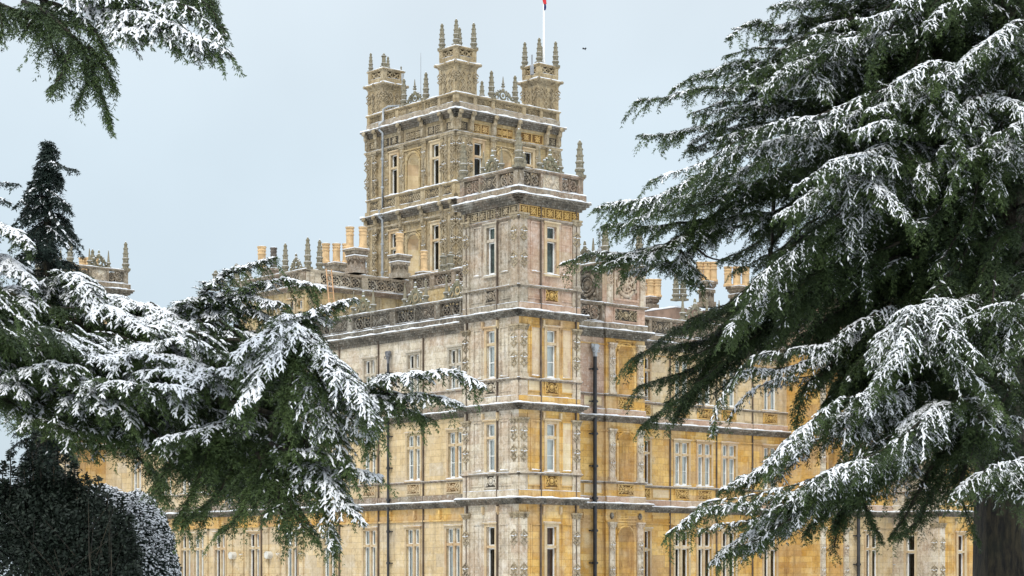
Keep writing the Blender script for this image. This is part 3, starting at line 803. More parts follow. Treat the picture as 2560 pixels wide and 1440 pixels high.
# ------------------------------------------------------------------ corner towers
def roof_backing(u0, u1, v0, v1, z0, z1):
    """dark roof added inside a parapet so its openings read dark, snow on top"""
    mb = MB(); i = 0.12
    mb.grid([[(u0, v0, z0), (u1, v0, z0), (u1, v1, z0), (u0, v1, z0)], [(u0 + i, v0 + i, z1), (u1 - i, v0 + i, z1), (u1 - i, v1 - i, z1), (u0 + i, v1 - i, z1)]], 0, False, True)
    mb.face([(u0 + i, v0 + i, z1 + 0.03), (u1 - i, v0 + i, z1 + 0.03), (u1 - i, v1 - i, z1 + 0.03), (u0 + i, v1 - i, z1 + 0.03)], 1)
    return mb.build('roof', [M['backing_dark'], M['snow']], castle)
TW_B, TW_A = 4.36, 4.59
def corner_tower(u0, v0, near=False, low=True, dark=False, b_mats=('ochre', 'ochre', 'ochre', 'pink'), a_mats=('paleash', 'paleash', 'paleash', 'grey'), hiA=4, hiB=4):
    fb, fa = F('B', v0), F('A', u0)
    bs0, bs1 = u0, u0 + TW_B
    as0, as1 = -(v0 + TW_A), -v0
    tops = [C1, C2, C3, C4]
    bases = [0.0, C1, C2, C3]
    for fr, s0, s1, mats, isB in ((fb, bs0, bs1, b_mats, True), (fa, as0, as1, a_mats, False)):
        sm_ = (s0 + s1) / 2 + (0.13 if isB else 0.02)
        ww = 0.70
        for k in range(4):
            z0, z1 = bases[k], tops[k]
            mat = mats[k]
            hole = []
            if k == 0: wz0, wz1 = 0.5, 4.35
            elif k == 3: wz0, wz1 = C3 + 2.05, C3 + 4.65
            else: wz0, wz1 = z0 + 1.42, z0 + 4.02
            if near or k in (0, 3):
                if k == 0: look = 'brown' if isB else 'room'
                elif k == 3: look = 'drape'
                else: look = 'blind'
                hole.append(window(fr, sm_, ww, wz0, wz1, 1, look, 0.28, 'frame_grey' if (k == 3 and not isB) else 'frame', arch=0.17))
            # side panels, panel band, corner piers
            mb = MB(); fl = {'ochre': (1, 2), 'pink': (0, 0)}.get(mat, (0, 0))
            for sg in (-1, 1):
                pc = sm_ + sg * 1.12
                plain_panel(mb, fr, pc, (wz0 + wz1) / 2 + 0.1, 0.72, wz1 - wz0 + 0.1, 0.06, 0.05, 0, fl[0 if k == 1 and sg > 0 else 1] if k == 2 or (k == 1 and sg > 0) else None)
                if k: plain_panel(mb, fr, sm_ + sg * 1.2, z0 + 0.98, 1.0, 0.62, 0.05, 0.05, 0, fl[0])
                if k < 3:
                    plain_panel(mb, fr, sm_ + sg * 1.2, z1 - 0.62, 1.0, 0.30, 0.04, 0.04)
            if k: 
                fr.box(mb, s0, s1, -0.02, 0.10, z0 + 0.001, z0 + 0.42)
            fr.wall('wall', mat, s0, s1, z0, z1, hole, extra=mb)
            sn = MB()
            for sg in (-1, 1):
                snow_run(sn, fr, sm_ + sg * 1.12 - 0.3, sm_ + sg * 1.12 + 0.3, 0.0, 0.05, wz0 + 0.04 + 0.1 - 0.05, 0.05, 0.1)
            if k: snow_run(sn, fr, s0, s1, 0.0, 0.10, z0 + 0.42, 0.035)
            sn.build('ledge_snow', M['snow'], castle)
            if k: carved_panel(fr, sm_, z0 + 0.95, 0.98, 0.78, 'carved_ochre' if isB else ('grey' if k == 3 else 'paleash'), mat, k + 3)
            for e, s in ((0, s0 + 0.27), (1, s1 - 0.27)):
                pilaster(fr, s, 0.5, z0 + (1.32 if k else 0.2), z1 - (0.95 if k == 3 else 0.75), 'grey' if k == 3 else ('paleash' if not isB or e == 0 else 'paleash'), 0.10, (0.72, 0.36), True)
                fb_ = MB()
                fr.box(fb_, s - 0.28, s + 0.28, -0.02, 0.09, z0 + 0.42, z0 + 1.22)
                if k: fb_.build('pedestal', M['grey' if k == 3 else 'paleash'], castle)
            if k:
                cornice(fr, s0, s1, z0 + 1.36, [(0, 0.06, 0.16), (0.06, 0.07, 0.1)], 'parapet', 'string_course', 1, 1, 0.03)
            if k < 3:
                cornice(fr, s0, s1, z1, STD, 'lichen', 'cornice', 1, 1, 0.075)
                for sg in (-1, 1):
                    cb = MB(); c = sm_ + sg * 0.62
                    fr.box(cb, c - 0.06, c + 0.06, 0.0, 0.16, z1 - 0.75, z1 - 0.42)
                    fr.stud(cb, c, z1 - 0.78, 0.06, 0.07, 0.10, 0.08)
                    cb.build('bracket', M['frame'], castle)
            else:
                frieze(fr, s0 + 0.05, s1 - 0.05, z1 - 1.05, z1 - 0.52, 7, 'carved_ochre' if isB else 'carved')
                cornice(fr, s0, s1, z1 - 1.12, THIN, 'parapet', 'string_course', 1, 1, 0.02)
                cornice(fr, s0, s1, z1, [(0, 0.1, 0.48), (0.1, 0.12, 0.4), (0.22, 0.12, 0.27), (0.34, 0.14, 0.12)], 'lichen', 'cornice', 1, 1, 0.085)
        # thin dark conduits that run down the fronts
        if near:
            for q in ((0.345, 0.93) if isB else (0.07, 0.63)):
                cd = MB(); s = s0 + (s1 - s0) * q
                fr.box(cd, s - 0.028, s + 0.028, 0.0, 0.125, 0.1, C4 - 0.4)
                cd.build('conduit', M['joint'], castle)
        # parapet
        mb = MB()
        fr.box(mb, s0 - 0.28, s1 + 0.28, -0.3, 0.28, C4 + 0.0, C4 + 0.40)
        o = mb.build('parapet_base', M['parapet'], castle)
        sn = MB(); snow_run(sn, fr, s0 - 0.28, s1 + 0.28, 0.0, 0.28, C4 + 0.40, 0.07)
        sn.build('snow', M['snow'], o)
        kinds = [(0.28, 'post'), (1.05, 'rings'), (0.12, 'post'), (1.1, 'pale' if isB else 'carved'), (0.12, 'post'), (1.05, 'rings'), (0.28, 'post')]
        balustrade(F(fr.ax, fr.pl - 0.12), s0 - 0.12, s1 + 0.12, C4 + 0.36, 1.06, kinds, 'parapet', 0.05, 0, 1, 1)
    # back sides and roof
    u1, v1 = u0 + TW_B, v0 + TW_A
    mb = MB()
    mb.face([(u1, v0, 0), (u1, v1, 0), (u1, v1, C4), (u1, v0, C4)]); mb.face([(u1, v1, 0), (u0, v1, 0), (u0, v1, C4), (u1, v1, C4)])
    mb.box(u1 - 0.25, u1, v0, v1, C4, C4 + 1.4); mb.box(u0, u1 - 0.25, v1 - 0.25, v1, C4, C4 + 1.4)
    mb.build('back_wall', M['grey'], castle)
    roof_backing(u0 + 0.55, u1 - 0.4, v0 + 0.55, v1 - 0.4, C4 - 0.1, C4 + 1.2)
    zt = C4 + 1.42
    for pu, pv in ((u0 - 0.02, v0 - 0.02), (u1 + 0.02, v0 - 0.02), (u0 - 0.02, v1 + 0.02), (u1 - 0.1, v1 - 0.1)):
        pinnacle(pu, pv, zt, 2.05, 'tall', 1.0)
    cresting(F('B', v0), u0 + TW_B * 0.53, zt, 1.35, 1.25)
    cresting(F('A', u0), -(v0 + TW_A * 0.5), zt, 1.35, 1.25)

corner_tower(0.0, 0.0, True)
FAR_V = 46.3
corner_tower(-1.3, FAR_V, False, a_mats=('buff', 'buff', 'grey', 'grey'))
SE_U = 35.8
corner_tower(SE_U, 0.0, False)

# ------------------------------------------------------------------ left-hand range
UA = 1.5
fa = F('A', UA)
aS0, aS1 = -(FAR_V), -TW_A
H1, H2, H3, H0 = [], [], [], []
WW = 1.22
def sA(px): return -vA(px, UA)
gpx = [(466, 'curtain'), (551, 'brown'), (637, 'brown'), (730, 'shutter'), (824, 'shutter'), (925, 'shutter'), (1033, 'shutter'), (1134, 'shutter')]
for px, look in gpx:
    H0.append(window(fa, sA(px), WW, 0.3, 4.38, 2, 'curtain' if look == 'curtain' else ('brown' if look == 'brown' else 'shutter'), 0.22))
for k, px in enumerate((466, 551, 637, 730, 824, 925, 1035, 1139)):
    H1.append(window(fa, sA(px), WW, C1 + 1.30, C1 + 3.92, 2, 'blind', 0.27))
    H2.append(window(fa, sA(px), 1.06, C2 + 1.30, C2 + 3.55, 2, 'half', 0.38, 'frame_grey'))
# further windows to the far end, mostly behind the trees
for v in (34.0, 38.0, 42.0):
    H0.append(window(fa, -v, WW, 0.3, 4.38, 2, 'shutter', 0.22)); H1.append(window(fa, -v, WW, C1 + 1.30, C1 + 3.92, 2, 'blind', 0.27)); H2.append(window(fa, -v, 1.06, C2 + 1.3, C2 + 3.55, 2, 'half', 0.38, 'frame_grey'))
fa.wall('wall', 'buff', aS0, aS1, 0, C1 - 1.0, H0)
fa.wall('wall', 'buff', aS0, aS1, C1, C2, H1)
fa.wall('wall', 'paleash', aS0, aS1, C2, C3, H2)
mb = MB()
fa.box(mb, aS0, aS1, -0.02, 0.09, C1 - 1.08, C1 - 0.98)
fa.wall('wall', 'ochre', aS0, aS1, C1 - 1.0, C1, [], extra=mb)
s = aS0 + 1.0
while s < aS1 - 0.6:
    mb = MB(); fa.box(mb, s - 0.07, s + 0.07, 0.0, 0.16, C1 - 0.8, C1 - 0.42); fa.stud(mb, s, C1 - 0.82, 0.05, 0.09, 0.14, 0.09); mb.build('bracket', M['ochre'], castle)
    s += 2.3
for z in (C1, C2):
    mb = MB(); fa.box(mb, aS0, aS1, -0.02, 0.10, z + 0.001, z + 0.42); mb.build('plinth_course', M['parapet'], castle)
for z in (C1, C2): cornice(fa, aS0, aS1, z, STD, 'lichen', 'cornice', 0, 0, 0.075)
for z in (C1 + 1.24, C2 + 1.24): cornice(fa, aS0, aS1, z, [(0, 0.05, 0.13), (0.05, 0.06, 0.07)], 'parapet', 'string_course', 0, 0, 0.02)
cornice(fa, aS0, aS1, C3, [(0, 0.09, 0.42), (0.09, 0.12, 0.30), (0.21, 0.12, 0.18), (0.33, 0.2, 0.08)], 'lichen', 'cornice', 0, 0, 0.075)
mb = MB(); fa.box(mb, aS0, aS1, -0.3, 0.16, C3 + 0.001, C3 + 0.36); o = mb.build('parapet_base', M['lichen'], castle)
sn = MB(); snow_run(sn, fa, aS0, aS1, 0, 0.16, C3 + 0.36, 0.06); sn.build('snow', M['snow'], o)
bays = []
s = aS1; nb = 10
for k in range(nb): bays += [(0.22, 'post'), (1.55, 'carved'), (0.1, 'post'), (1.55, 'rings'), (0.22, 'post')]
balustrade(F('A', UA), aS0, aS1, C3 + 0.36, 1.06, bays[::-1], 'lichen', 0.05)
for k, px in enumerate((466, 551, 637, 730, 824, 924, 1035, 1134)):
    carved_panel(fa, sA(px), C1 + 0.83, 1.25, 0.62, 'frame', 'buff', 20 + k)
for px in (948, 1060, 850, 745, 655):
    s = sA(px); cd = MB(); fa.box(cd, s - 0.026, s + 0.026, 0, 0.11, 0.1, C3 - 0.3); cd.build('conduit', M['joint'], castle)
for px in (517, 578, 606, 668, 698, 755):
    pilaster(fa, sA(px), 0.42, 0.1, C1 - 1.1, 'buff', 0.09, (0.62, 0.3), True, orn='buff')
for v in (vA(977, UA),):
    pipe(fa, -v, 0.0, C2 + 3.2, 'lead', 0.075, 0.2)
for px in (587, 677):                        # round drum fittings on the ground-floor wall
    mb = MB()
    s = sA(px)
    p0, p1 = fa.p(s, 0.0, 3.02), fa.p(s, 0.34, 3.02)
    mb.tube([p0, p1], 0.235, 18)
    mb.tube([p1, fa.p(s, 0.36, 3.02)], 0.19, 18)
    fa.ring(mb, s, 3.02, 0.34, 0.22, 0.025, 16, 5)
    mb.build('wall_lamp', M['lampwhite'], castle)
for k, px in enumerate((1032, 960, 880, 1105)):
    cresting(F('A', UA), sA((905, 1035, 1140, 700)[k]), C3 + 1.42, 1.75, 1.35)

# ------------------------------------------------------------------ right-hand front: link, bay, main wall, mirrored bay and link
VL, VM = 3.74, 6.25
uBay0, uBay1 = 9.73, 12.85
uBay2, uBay3 = 28.2, 31.2
def wallset(fr, s0, s1, holes, mats=('ochre', 'ochre', 'ochre'), pans=()):
    ex = [MB()]
    for s, z, w, hh, f in pans:
        if z < C1: plain_panel(ex[0], fr, s, z, w, hh, fill=f)
    ex2 = MB()
    for s, z, w, hh, f in pans:
        if z > C2: plain_panel(ex2, fr, s, z, w, hh, fill=f)
    ex1 = MB()
    for s, z, w, hh, f in pans:
        if C1 < z < C2: plain_panel(ex1, fr, s, z, w, hh, fill=f)
    fr.wall('wall', mats[0], s0, s1, 0, C1, holes, extra=ex[0])
    fr.wall('wall', mats[1], s0, s1, C1, C2, holes, extra=ex1)
    fr.wall('wall', mats[2], s0, s1, C2, C3, holes, extra=ex2)
    for z in (C1, C2):
        mb = MB(); fr.box(mb, s0, s1, -0.02, 0.10, z + 0.001, z + 0.40); o = mb.build('plinth_course', M['pink'], castle)
        sn = MB(); snow_run(sn, fr, s0, s1, 0, 0.10, z + 0.40, 0.03); sn.build('snow', M['snow'], o)
    for z in (C1 - 1.06, C2 - 0.86, C3 - 0.86):
        mb = MB(); fr.box(mb, s0, s1, -0.02, 0.07, z, z + 0.07); mb.build('string_course', M[mats[0]], castle)
def levels(fr, s0, s1, e0=0, e1=0, par=True, mat3='lichen'):
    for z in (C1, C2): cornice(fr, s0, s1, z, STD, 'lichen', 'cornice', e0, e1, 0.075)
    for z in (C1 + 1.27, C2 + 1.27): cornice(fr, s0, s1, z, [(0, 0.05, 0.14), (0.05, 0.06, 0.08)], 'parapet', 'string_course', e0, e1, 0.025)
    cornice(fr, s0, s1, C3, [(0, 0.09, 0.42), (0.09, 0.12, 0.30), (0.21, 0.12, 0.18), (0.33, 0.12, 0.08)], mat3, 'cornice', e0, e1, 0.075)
    mb = MB(); fr.box(mb, s0 - 0.14 * e0, s1 + 0.14 * e1, -0.3, 0.14, C3 + 0.001, C3 + 0.40); o = mb.build('parapet_base', M['parapet'], castle)
    sn = MB(); snow_run(sn, fr, s0 - 0.14 * e0, s1 + 0.14 * e1, 0, 0.14, C3 + 0.40, 0.05); sn.build('snow', M['snow'], o)

fl = F('B', VL)
# link beside the near tower
sp_ = uB(1482, VL)
wallset(fl, TW_B, uBay0, [], ('ochre', 'ochre', 'pink'), [(sp_, C1 + 0.85, 1.5, 0.6, 1), (sp_, C2 + 0.85, 1.5, 0.6, 1), (sp_, C1 - 0.68, 1.5, 0.36, None)])
levels(fl, TW_B, uBay0)
balustrade(fl, TW_B, uBay0, C3 + 0.36, 1.2, [(1.2, 'rings'), (0.25, 'post'), (1.2, 'rings'), (0.25, 'post'), (1.3, 'rings'), (0.2, 'post')], 'parapet', 0.05)
sp = uB(1481, VL)
pipe(fl, sp, 0.0, C2 + 3.35, 'lead', 0.11, 0.22)
# projecting bay with niches
def bay(u0, u1, v, near=True):
    fr = F('B', v - 0.16)
    c = (u0 + u1) / 2; w = 1.18
    nic = [(c - w / 2, c + w / 2, 0.7, 4.5, 'arch'), (c - w / 2, c + w / 2, C1 + 1.32, C1 + 4.1, 'arch'), (c - w / 2, c + w / 2, C2 + 1.32, C2 + 4.2, 'arch')]
    wallset(fr, u0, u1, nic, ('ochre', 'ochre', 'ochre'))
    levels(fr, u0, u1, 1, 1)
    for k, (a, b, z0, z1, _) in enumerate(nic):
        mb = MB()
        R = w / 2
        fr.ring(mb, c, z1 - R, 0.03, R + 0.1, 0.06, 14, 4, 0, 0, math.pi)
        for sg in (-1, 1):
            fr.box(mb, c + sg * (R + 0.1) - 0.06, c + sg * (R + 0.1) + 0.06, 0.002, 0.09, z0, z1 - R)
            fr.ring(mb, c + sg * (R + 0.02), z1 + 0.02, 0.03, 0.12, 0.035, 8, 4)
            fr.stud(mb, c + sg * (R + 0.02), z1 + 0.02, 0.02, 0.06, 0.06, 0.06)
        fr.box(mb, c - R - 0.22, c + R + 0.22, 0.002, 0.07, z1 + 0.18, z1 + 0.25)
        mb.build('niche_surround', M['ochre'], castle)
        for sg in (-1, 1):
            pilaster(fr, c + sg * 1.13, 0.42, (z0 - 0.05), (C1 - 1.05, C2 - 0.72, C3 - 0.72)[k], 'paleash', 0.12, (0.66, 0.32), True, orn='paleash')
    for z in (C1 + 0.83, C2 + 0.83): carved_panel(fr, c, z, 1.35, 0.66, 'carved_ochre', 'ochre', int(z * 3))
    carved_panel(fr, c, C1 - 0.68, 1.7, 0.36, 'ochre', 'ochre', 77)
    for sg in (-1, 1):
        pl = MB(); fr.stud(pl, c + sg * 1.13, C1 - 0.7, 0.05, 0.14, 0.2, 0.12); pl.build('bracket', M['lichen'], castle)
    # side returns
    for uu, ax in ((u0, -1), (u1, 1)):
        mb = MB(); mb.face([(uu, v - 0.16, 0), (uu, VM, 0), (uu, VM, C3), (uu, v - 0.16, C3)]); mb.build('return_wall', M['ochre'], castle)
    # attic block with the round cartouche
    zb, zt = C3 + 0.40, C3 + 1.52
    mb = MB(); mb.box(u0, u1, v - 0.16, v + 2.6, zb, zt + 2.35)
    mb.build('attic_wall', M['pink'], castle)
    z1 = zt + 0.1
    cornice(fr, u0, u1, zt, [(0, 0.07, 0.16), (0.07, 0.07, 0.09)], 'parapet', 'string_course', 1, 1, 0.04)
    carved_panel(fr, c, (zb + zt) / 2 - 0.02, 1.9, 0.78, 'carved', 'pink', 91)
    mb = MB()
    zc = zt + 1.2
    plain_panel(mb, fr, c, zc, 1.95, 1.9, 0.12, 0.10, 1)
    fr.ring(mb, c, zc, 0.06, 0.66, 0.11, 20, 6, 0)
    fr.ring(mb, c, zc, 0.05, 0.42, 0.05, 16, 5, 0)
    fr.stud(mb, c, zc, 0.04, 0.2, 0.22, 0.16, 0)
    for k in range(8):
        a = k * math.pi / 4 + 0.39
        fr.bar(mb, c + 0.2 * math.cos(a), zc + 0.2 * math.sin(a), c + 0.6 * math.cos(a), zc + 0.6 * math.sin(a), 0.003, 0.07 + 0.003 * (k % 2), 0.11, 0)
        fr.stud(mb, c + 0.84 * math.cos(a), zc + 0.84 * math.sin(a), 0.03, 0.12, 0.12, 0.09, 0)
    mb.build('cartouche', [M['paleash'], M['pink']], castle)
    # the same ornament on the left side of the attic, in darker stone
    fs = F('A', u0); mb = MB(); sc = -(v + 1.35)
    plain_panel(mb, fs, sc, zc, 1.9, 1.9, 0.12, 0.10, 0)
    fs.ring(mb, sc, zc, 0.06, 0.62, 0.11, 18, 6, 0); fs.ring(mb, sc, zc, 0.05, 0.4, 0.05, 14, 5, 0); fs.stud(mb, sc, zc, 0.04, 0.22, 0.26, 0.16, 0)
    for k in range(8):
        a = k * math.pi / 4
        fs.stud(mb, sc + 0.84 * math.cos(a), zc + 0.84 * math.sin(a), 0.03, 0.13, 0.13, 0.10, 0)
    fs.box(mb, sc - 1.2, sc + 1.2, -0.02, 0.018, zc - 1.15, zc + 1.15)
    mb.build('cartouche', M['lichen'], castle)
    cornice(fr, u0, u1, zt + 2.35, STD, 'parapet', 'cornice', 1, 1, 0.06)
    cornice(fs, -(v + 2.6), -(v - 0.16), zt + 2.35, STD, 'parapet', 'cornice', 0, 1, 0.06)
    mb = MB(); mb.box(u0, u1, v - 0.16, v + 2.6, zt + 2.351, zt + 2.46); mb.build('roof', M['snow'], castle)
    for s in (u0 + 0.25, u1 - 0.25):
        pl = MB(); fr.box(pl, s - 0.2, s + 0.2, 0.0, 0.12, zt + 0.02, zt + 2.0); rosette(pl, fr, s, zt + 1.3, 0.12, 0.17); pl.build('pilaster', M['paleash'], castle)
    pinnacle(u0 + 0.2, v + 0.1, zt + 2.35, 2.3, 'tall'); pinnacle(u1 - 0.2, v + 0.1, zt + 2.35, 2.3, 'tall')
    cresting(fs, sc - 0.4, zt + 2.35, 1.3, 1.5)
bay(uBay0, uBay1, VL)
bay(uBay2, uBay3, VL)
# main wall
fm = F('B', VM)
HM = []
wpx = [1704, 1761, 1822, 1925]
for k, px in enumerate(wpx):
    s = uB(px, VM)
    HM.append(window(fm, s, 1.2, 0.4, 4.42, 2, 'curtain', 0.24))
    HM.append(window(fm, s, 1.2, C1 + 1.35, C1 + 4.0, 2, 'blind', 0.28))
    HM.append(window(fm, s, 1.2, C2 + 1.35, C2 + 3.95, 2, 'half' if k > 2 else 'blind', 0.3))
s = uB(1606, VM)
for z0, z1, lk in ((0.4, 4.42, 'brown'), (C1 + 1.35, C1 + 4.0, 'brown'), (C2 + 1.35, C2 + 3.95, 'brown')): HM.append(window(fm, s, 1.2, z0, z1, 2, lk, 0.28))
wallset(fm, uBay1 - 0.2, uBay2 + 0.2, HM, ('ochre', 'ochre', 'buff'), [(uB(1652, VM), C1 + 0.83, 1.5, 0.6, 1), (uB(1652, VM), C2 + 0.83, 1.5, 0.6, 1), (uB(1875, VM), C1 + 0.83, 1.1, 0.6, 1), (uB(1875, VM), C2 + 0.83, 1.1, 0.6, 1), (uB(1652, VM), C1 - 0.68, 1.5, 0.36, None)])
levels(fm, uBay1, uBay2)
for k, px in enumerate([1606] + wpx):
    for z in (C1 + 0.83, C2 + 0.83): carved_panel(fm, uB(px, VM), z, 1.3, 0.64, 'carved_ochre', 'ochre', 40 + k)
for px in (1674, 1790, 1880):
    s = uB(px, VM); cd = MB(); fm.box(cd, s - 0.03, s + 0.03, 0, 0.1, 0.1, C3 - 0.3); cd.build('conduit', M['joint'], castle)
balustrade(fm, uBay1, uBay2, C3 + 0.38, 1.1, [(0.15, 'post'), (0.7, 'carved'), (0.1, 'post'), (1.5, 'rings'), (0.2, 'post'), (1.3, 'carved'), (0.15, 'post'), (1.5, 'rings'), (0.2, 'post'), (1.3, 'carved'), (0.15, 'post'), (1.5, 'rings'), (0.2, 'post'), (1.3, 'carved'), (0.15, 'post'), (1.5, 'rings'), (0.2, 'post'), (0.8, 'carved')], 'parapet', 0.055)
for px in (1740, 1830): cresting(fm, uB(px, VM), C3 + 1.48, 1.9, 1.5)
# mirrored link and its window
HL = [window(fl, uB(2179, VL), 1.2, 0.4, 4.42, 2, 'room', 0.24)]
wallset(fl, uBay3, SE_U, HL, ('buff', 'ochre', 'pink'))
levels(fl, uBay3, SE_U)
balustrade(fl, uBay3, SE_U, C3 + 0.36, 1.2, [(1.2, 'rings'), (0.25, 'post'), (1.2, 'rings'), (0.2, 'post'), (1.2, 'rings')], 'parapet', 0.05)
pipe(fl, uB(2139, VL), 0.0, C2 + 3.3, 'lead', 0.11, 0.24)
pipe(fl, uB(2238, VL), 0.0, C3 - 0.6, 'lead_pale', 0.10, 0.24)
pipe(fl, uB(2247, VL), 0.0, C3 - 0.6, 'lead_pale', 0.10, 0.24)
pipe(F('A', uBay0), -(VL + 2.2), C3 + 1.6, C3 + 6.2, 'greenpipe', 0.075, 0.2, head=False)
# arched recess on the return of the mirrored bay
fr_ = F('A', uBay2 - 0.02)
hol = [(-(VM - 0.5), -(VL + 0.35), 0.4, 4.6, 'arch')]
fr_.wall('wall', 'ochre', -VM, -(VL - 0.16), 0, C1, hol)

# ------------------------------------------------------------------ roofs, raised centre block, rear ranges
roof_backing(UA + 0.6, 40.0, 9.0, 50.0, C3 - 0.2, C3 + 1.2)
roof_backing(TW_B + 0.1, uBay0 - 0.1, VL + 0.6, 8.9, C3 - 0.2, C3 + 1.2); roof_backing(uBay1 + 0.1, uBay2 - 0.1, VM + 0.6, 8.95, C3 - 0.2, C3 + 1.2); roof_backing(uBay3 + 0.1, SE_U - 0.1, VL + 0.6, 8.9, C3 - 0.2, C3 + 1.2)
roof_backing(UA + 0.6, TW_B - 0.1, TW_A + 0.1, 8.9, C3 - 0.2, C3 + 1.2)
mb = MB()
mb.face([(40.0, 0.5, 0), (40.0, 50, 0), (40.0, 50, C3), (40.0, 0.5, C3)]); mb.face([(1, 50, 0), (1, 50, C3), (40, 50, C3), (40, 50, 0)])
mb.build('back_wall', M['grey'], castle)

UC = 2.0
vC0 = vA(765, UC); vC1 = vA(600, UC)
ZC = zP(672, UC, vC0)
uC1 = 22.0
fcA, fcB = F('A', UC), F('B', vC0)
holesA = [window(fcA, -vA(730, UC), 0.5, C3 + 1.0, ZC - 1.9, 1, 'room', 0.3), window(fcA, -vA(752, UC), 0.5, C3 + 1.0, ZC - 1.9, 1, 'room', 0.3), window(fcA, -vA(690, UC), 0.5, C3 + 1.0, ZC - 1.9, 1, 'room', 0.3)]
fcA.wall('wall', 'warm', -vC1, -vC0, C3 - 0.1, ZC - 1.0, holesA)
fcB.wall('wall', 'warm', UC, uC1, C3 - 0.1, ZC - 1.0)
for fr, s0, s1, e0, e1 in ((fcA, -vC1, -vC0, 1, 1), (fcB, UC, uC1, 1, 0)):
    cornice(fr, s0, s1, ZC - 1.0, [(0, 0.08, 0.3), (0.08, 0.1, 0.2), (0.18, 0.1, 0.1)], 'parapet', 'cornice', e0, e1, 0.06)
    s = s0 + 0.4
    while s < s1:
        pp = MB(); fr.box(pp, s - 0.22, s + 0.22, 0, 0.1, C3, ZC - 1.3); rosette(pp, fr, s, C3 + 2.3, 0.1, 0.18); pp.build('pilaster', M['tan'], castle); s += 2.6
balustrade(fcA, -vC1, -vC0, ZC - 1.0, 1.0, [(0.3, 'post'), (2.2, 'rings'), (0.3, 'post'), (2.2, 'carved'), (0.5, 'post')], 'parapet', 0.05, 0, 1, 1)
balustrade(fcB, UC, uC1, ZC - 1.0, 1.0, [(0.6, 'post'), (0.6, 'slab'), (3.2, 'rings'), (0.5, 'post'), (3.2, 'rings'), (0.9, 'post'), (2.6, 'rings'), (0.4, 'post'), (2.6, 'rings'), (0.4, 'post'), (2.6, 'rings'), (0.5, 'post'), (2.6, 'rings')], 'paleash', 0.05, 0, 1, 0)
roof_backing(UC + 0.5, uC1, vC0 + 0.5, vC1, ZC - 1.1, ZC - 0.12)
mb = MB(); mb.face([(UC, vC1, C3), (UC, vC1, ZC), (uC1, vC1, ZC), (uC1, vC1, C3)]); mb.build('back_wall', M['warm'], castle)
# attic balustrade nearer the central tower
UD = 9.0
vD0, vD1 = vA(1165, UD), vA(1024, UD)
fd = F('A', UD)
zD = zP(668, UD, vD0)
fd.wall('wall', 'warm', -vD1, -vD0 + 0.8, C3, zD - 1.0)
balustrade(fd, -vD1, -vD0 + 0.8, zD - 1.0, 1.0, [(0.3, 'post'), (1.3, 'rings'), (0.3, 'post'), (1.3, 'rings'), (0.3, 'post'), (1.3, 'rings')], 'parapet', 0.06)
for px in (1105, 1123): pinnacle(UD + 0.1, vA(px, UD), zD, 1.15, 'stump')
roof_backing(UD + 0.45, UD + 6, vD0, vD1, zD - 1.1, zD - 0.12)
# pinnacles and crest on the raised block
for px, h in ((772, 2.0), (787, 1.95)):
    pinnacle(UC + 0.2 + (0.9 if px > 780 else 0), vC0 + 0.1, ZC, h, 'tall', 0.95)
cresting(fcA, -vA(737, UC), ZC, 1.3, 1.1, spikes=False)
for px, h, k in ((710, 1.9, 'tall'), (588, 1.5, 'stump'), (618, 1.4, 'stump'), (555, 1.2, 'stump'), (536, 1.35, 'stump')):
    pinnacle(UC + 0.1, vA(px, UC), ZC - (0 if px > 640 else 0.25), h, k, 0.95)

def chim(px, pxw, y0, y1, yp, plane_u, pots, pr, dark=False, d=None):
    """stack seen at px, placed on the roof at local u = plane_u"""
    v = vA(px, plane_u)
    k = (CY + SI_ * plane_u + CO_ * v) / FPX
    w = pxw * k / (CO_ + SI_) if d is None else pxw * k - d * SI_
    chimney(plane_u, v, zP(y0, plane_u, v), zP(y1, plane_u, v), zP(yp, plane_u, v), w, w if d is None else d, pots, dark, pr)
chim(891, 47, 684, 624, 568, 5.2, [(-0.30, 0.28), (0.30, -0.28)], 0.24)
chim(841, 48, 680, 660, 610, 6.5, [(-0.55, 0.40), (0.0, 0.0), (0.5, -0.4)], 0.24)
chim(999, 44, 697, 640, 584, 8.5, [(0, 0)], 0.24)
chim(1060, 26, 700, 682, 628, 10.0, [(0, 0)], 0.22)
chim(672, 26, 690, 672, 617, 4.5, [(-0.35, 0.3)], 0.26)
chim(684, 16, 690, 672, 620, 3.6, [(0.0, 0.0)], 0.2, True)

_v = FAR_V + 5.0; chimney(3.6, _v + 1.2, C3, zP(690, 3.6, _v), zP(640, 3.6, _v), 1.3, 1.3, [(-0.34, 0.30), (0.0, -0.05), (0.36, -0.30)], False, 0.26)

def chimB(px, pxw, y0, y1, yp, v, pots, pr):
    u = uB(px, v)
    k = (CY + SI_ * u + CO_ * v) / FPX
    w = pxw * k / (CO_ + SI_)
    chimney(u, v, zP(y0, u, v), zP(y1, u, v), zP(yp, u, v), w, w, pots, False, pr)
TR = [(-0.34, 0.30), (0.0, -0.05), (0.36, -0.30)]
chimB(1625, 34, 775, 744, 699, 12.0, TR, 0.25)
chimB(1766, 38, 768, 706, 656, 14.0, TR, 0.25)
chimB(1846, 44, 780, 718, 668, 12.5, [(-0.6, 0.4), (-0.1, 0.05), (0.4, -0.3)], 0.25)
for px in (1690, 1708): u = uB(px, 9.0); pinnacle(u, 9.0, zP(752, u, 9.0), 1.75, 'tall', 1.15)
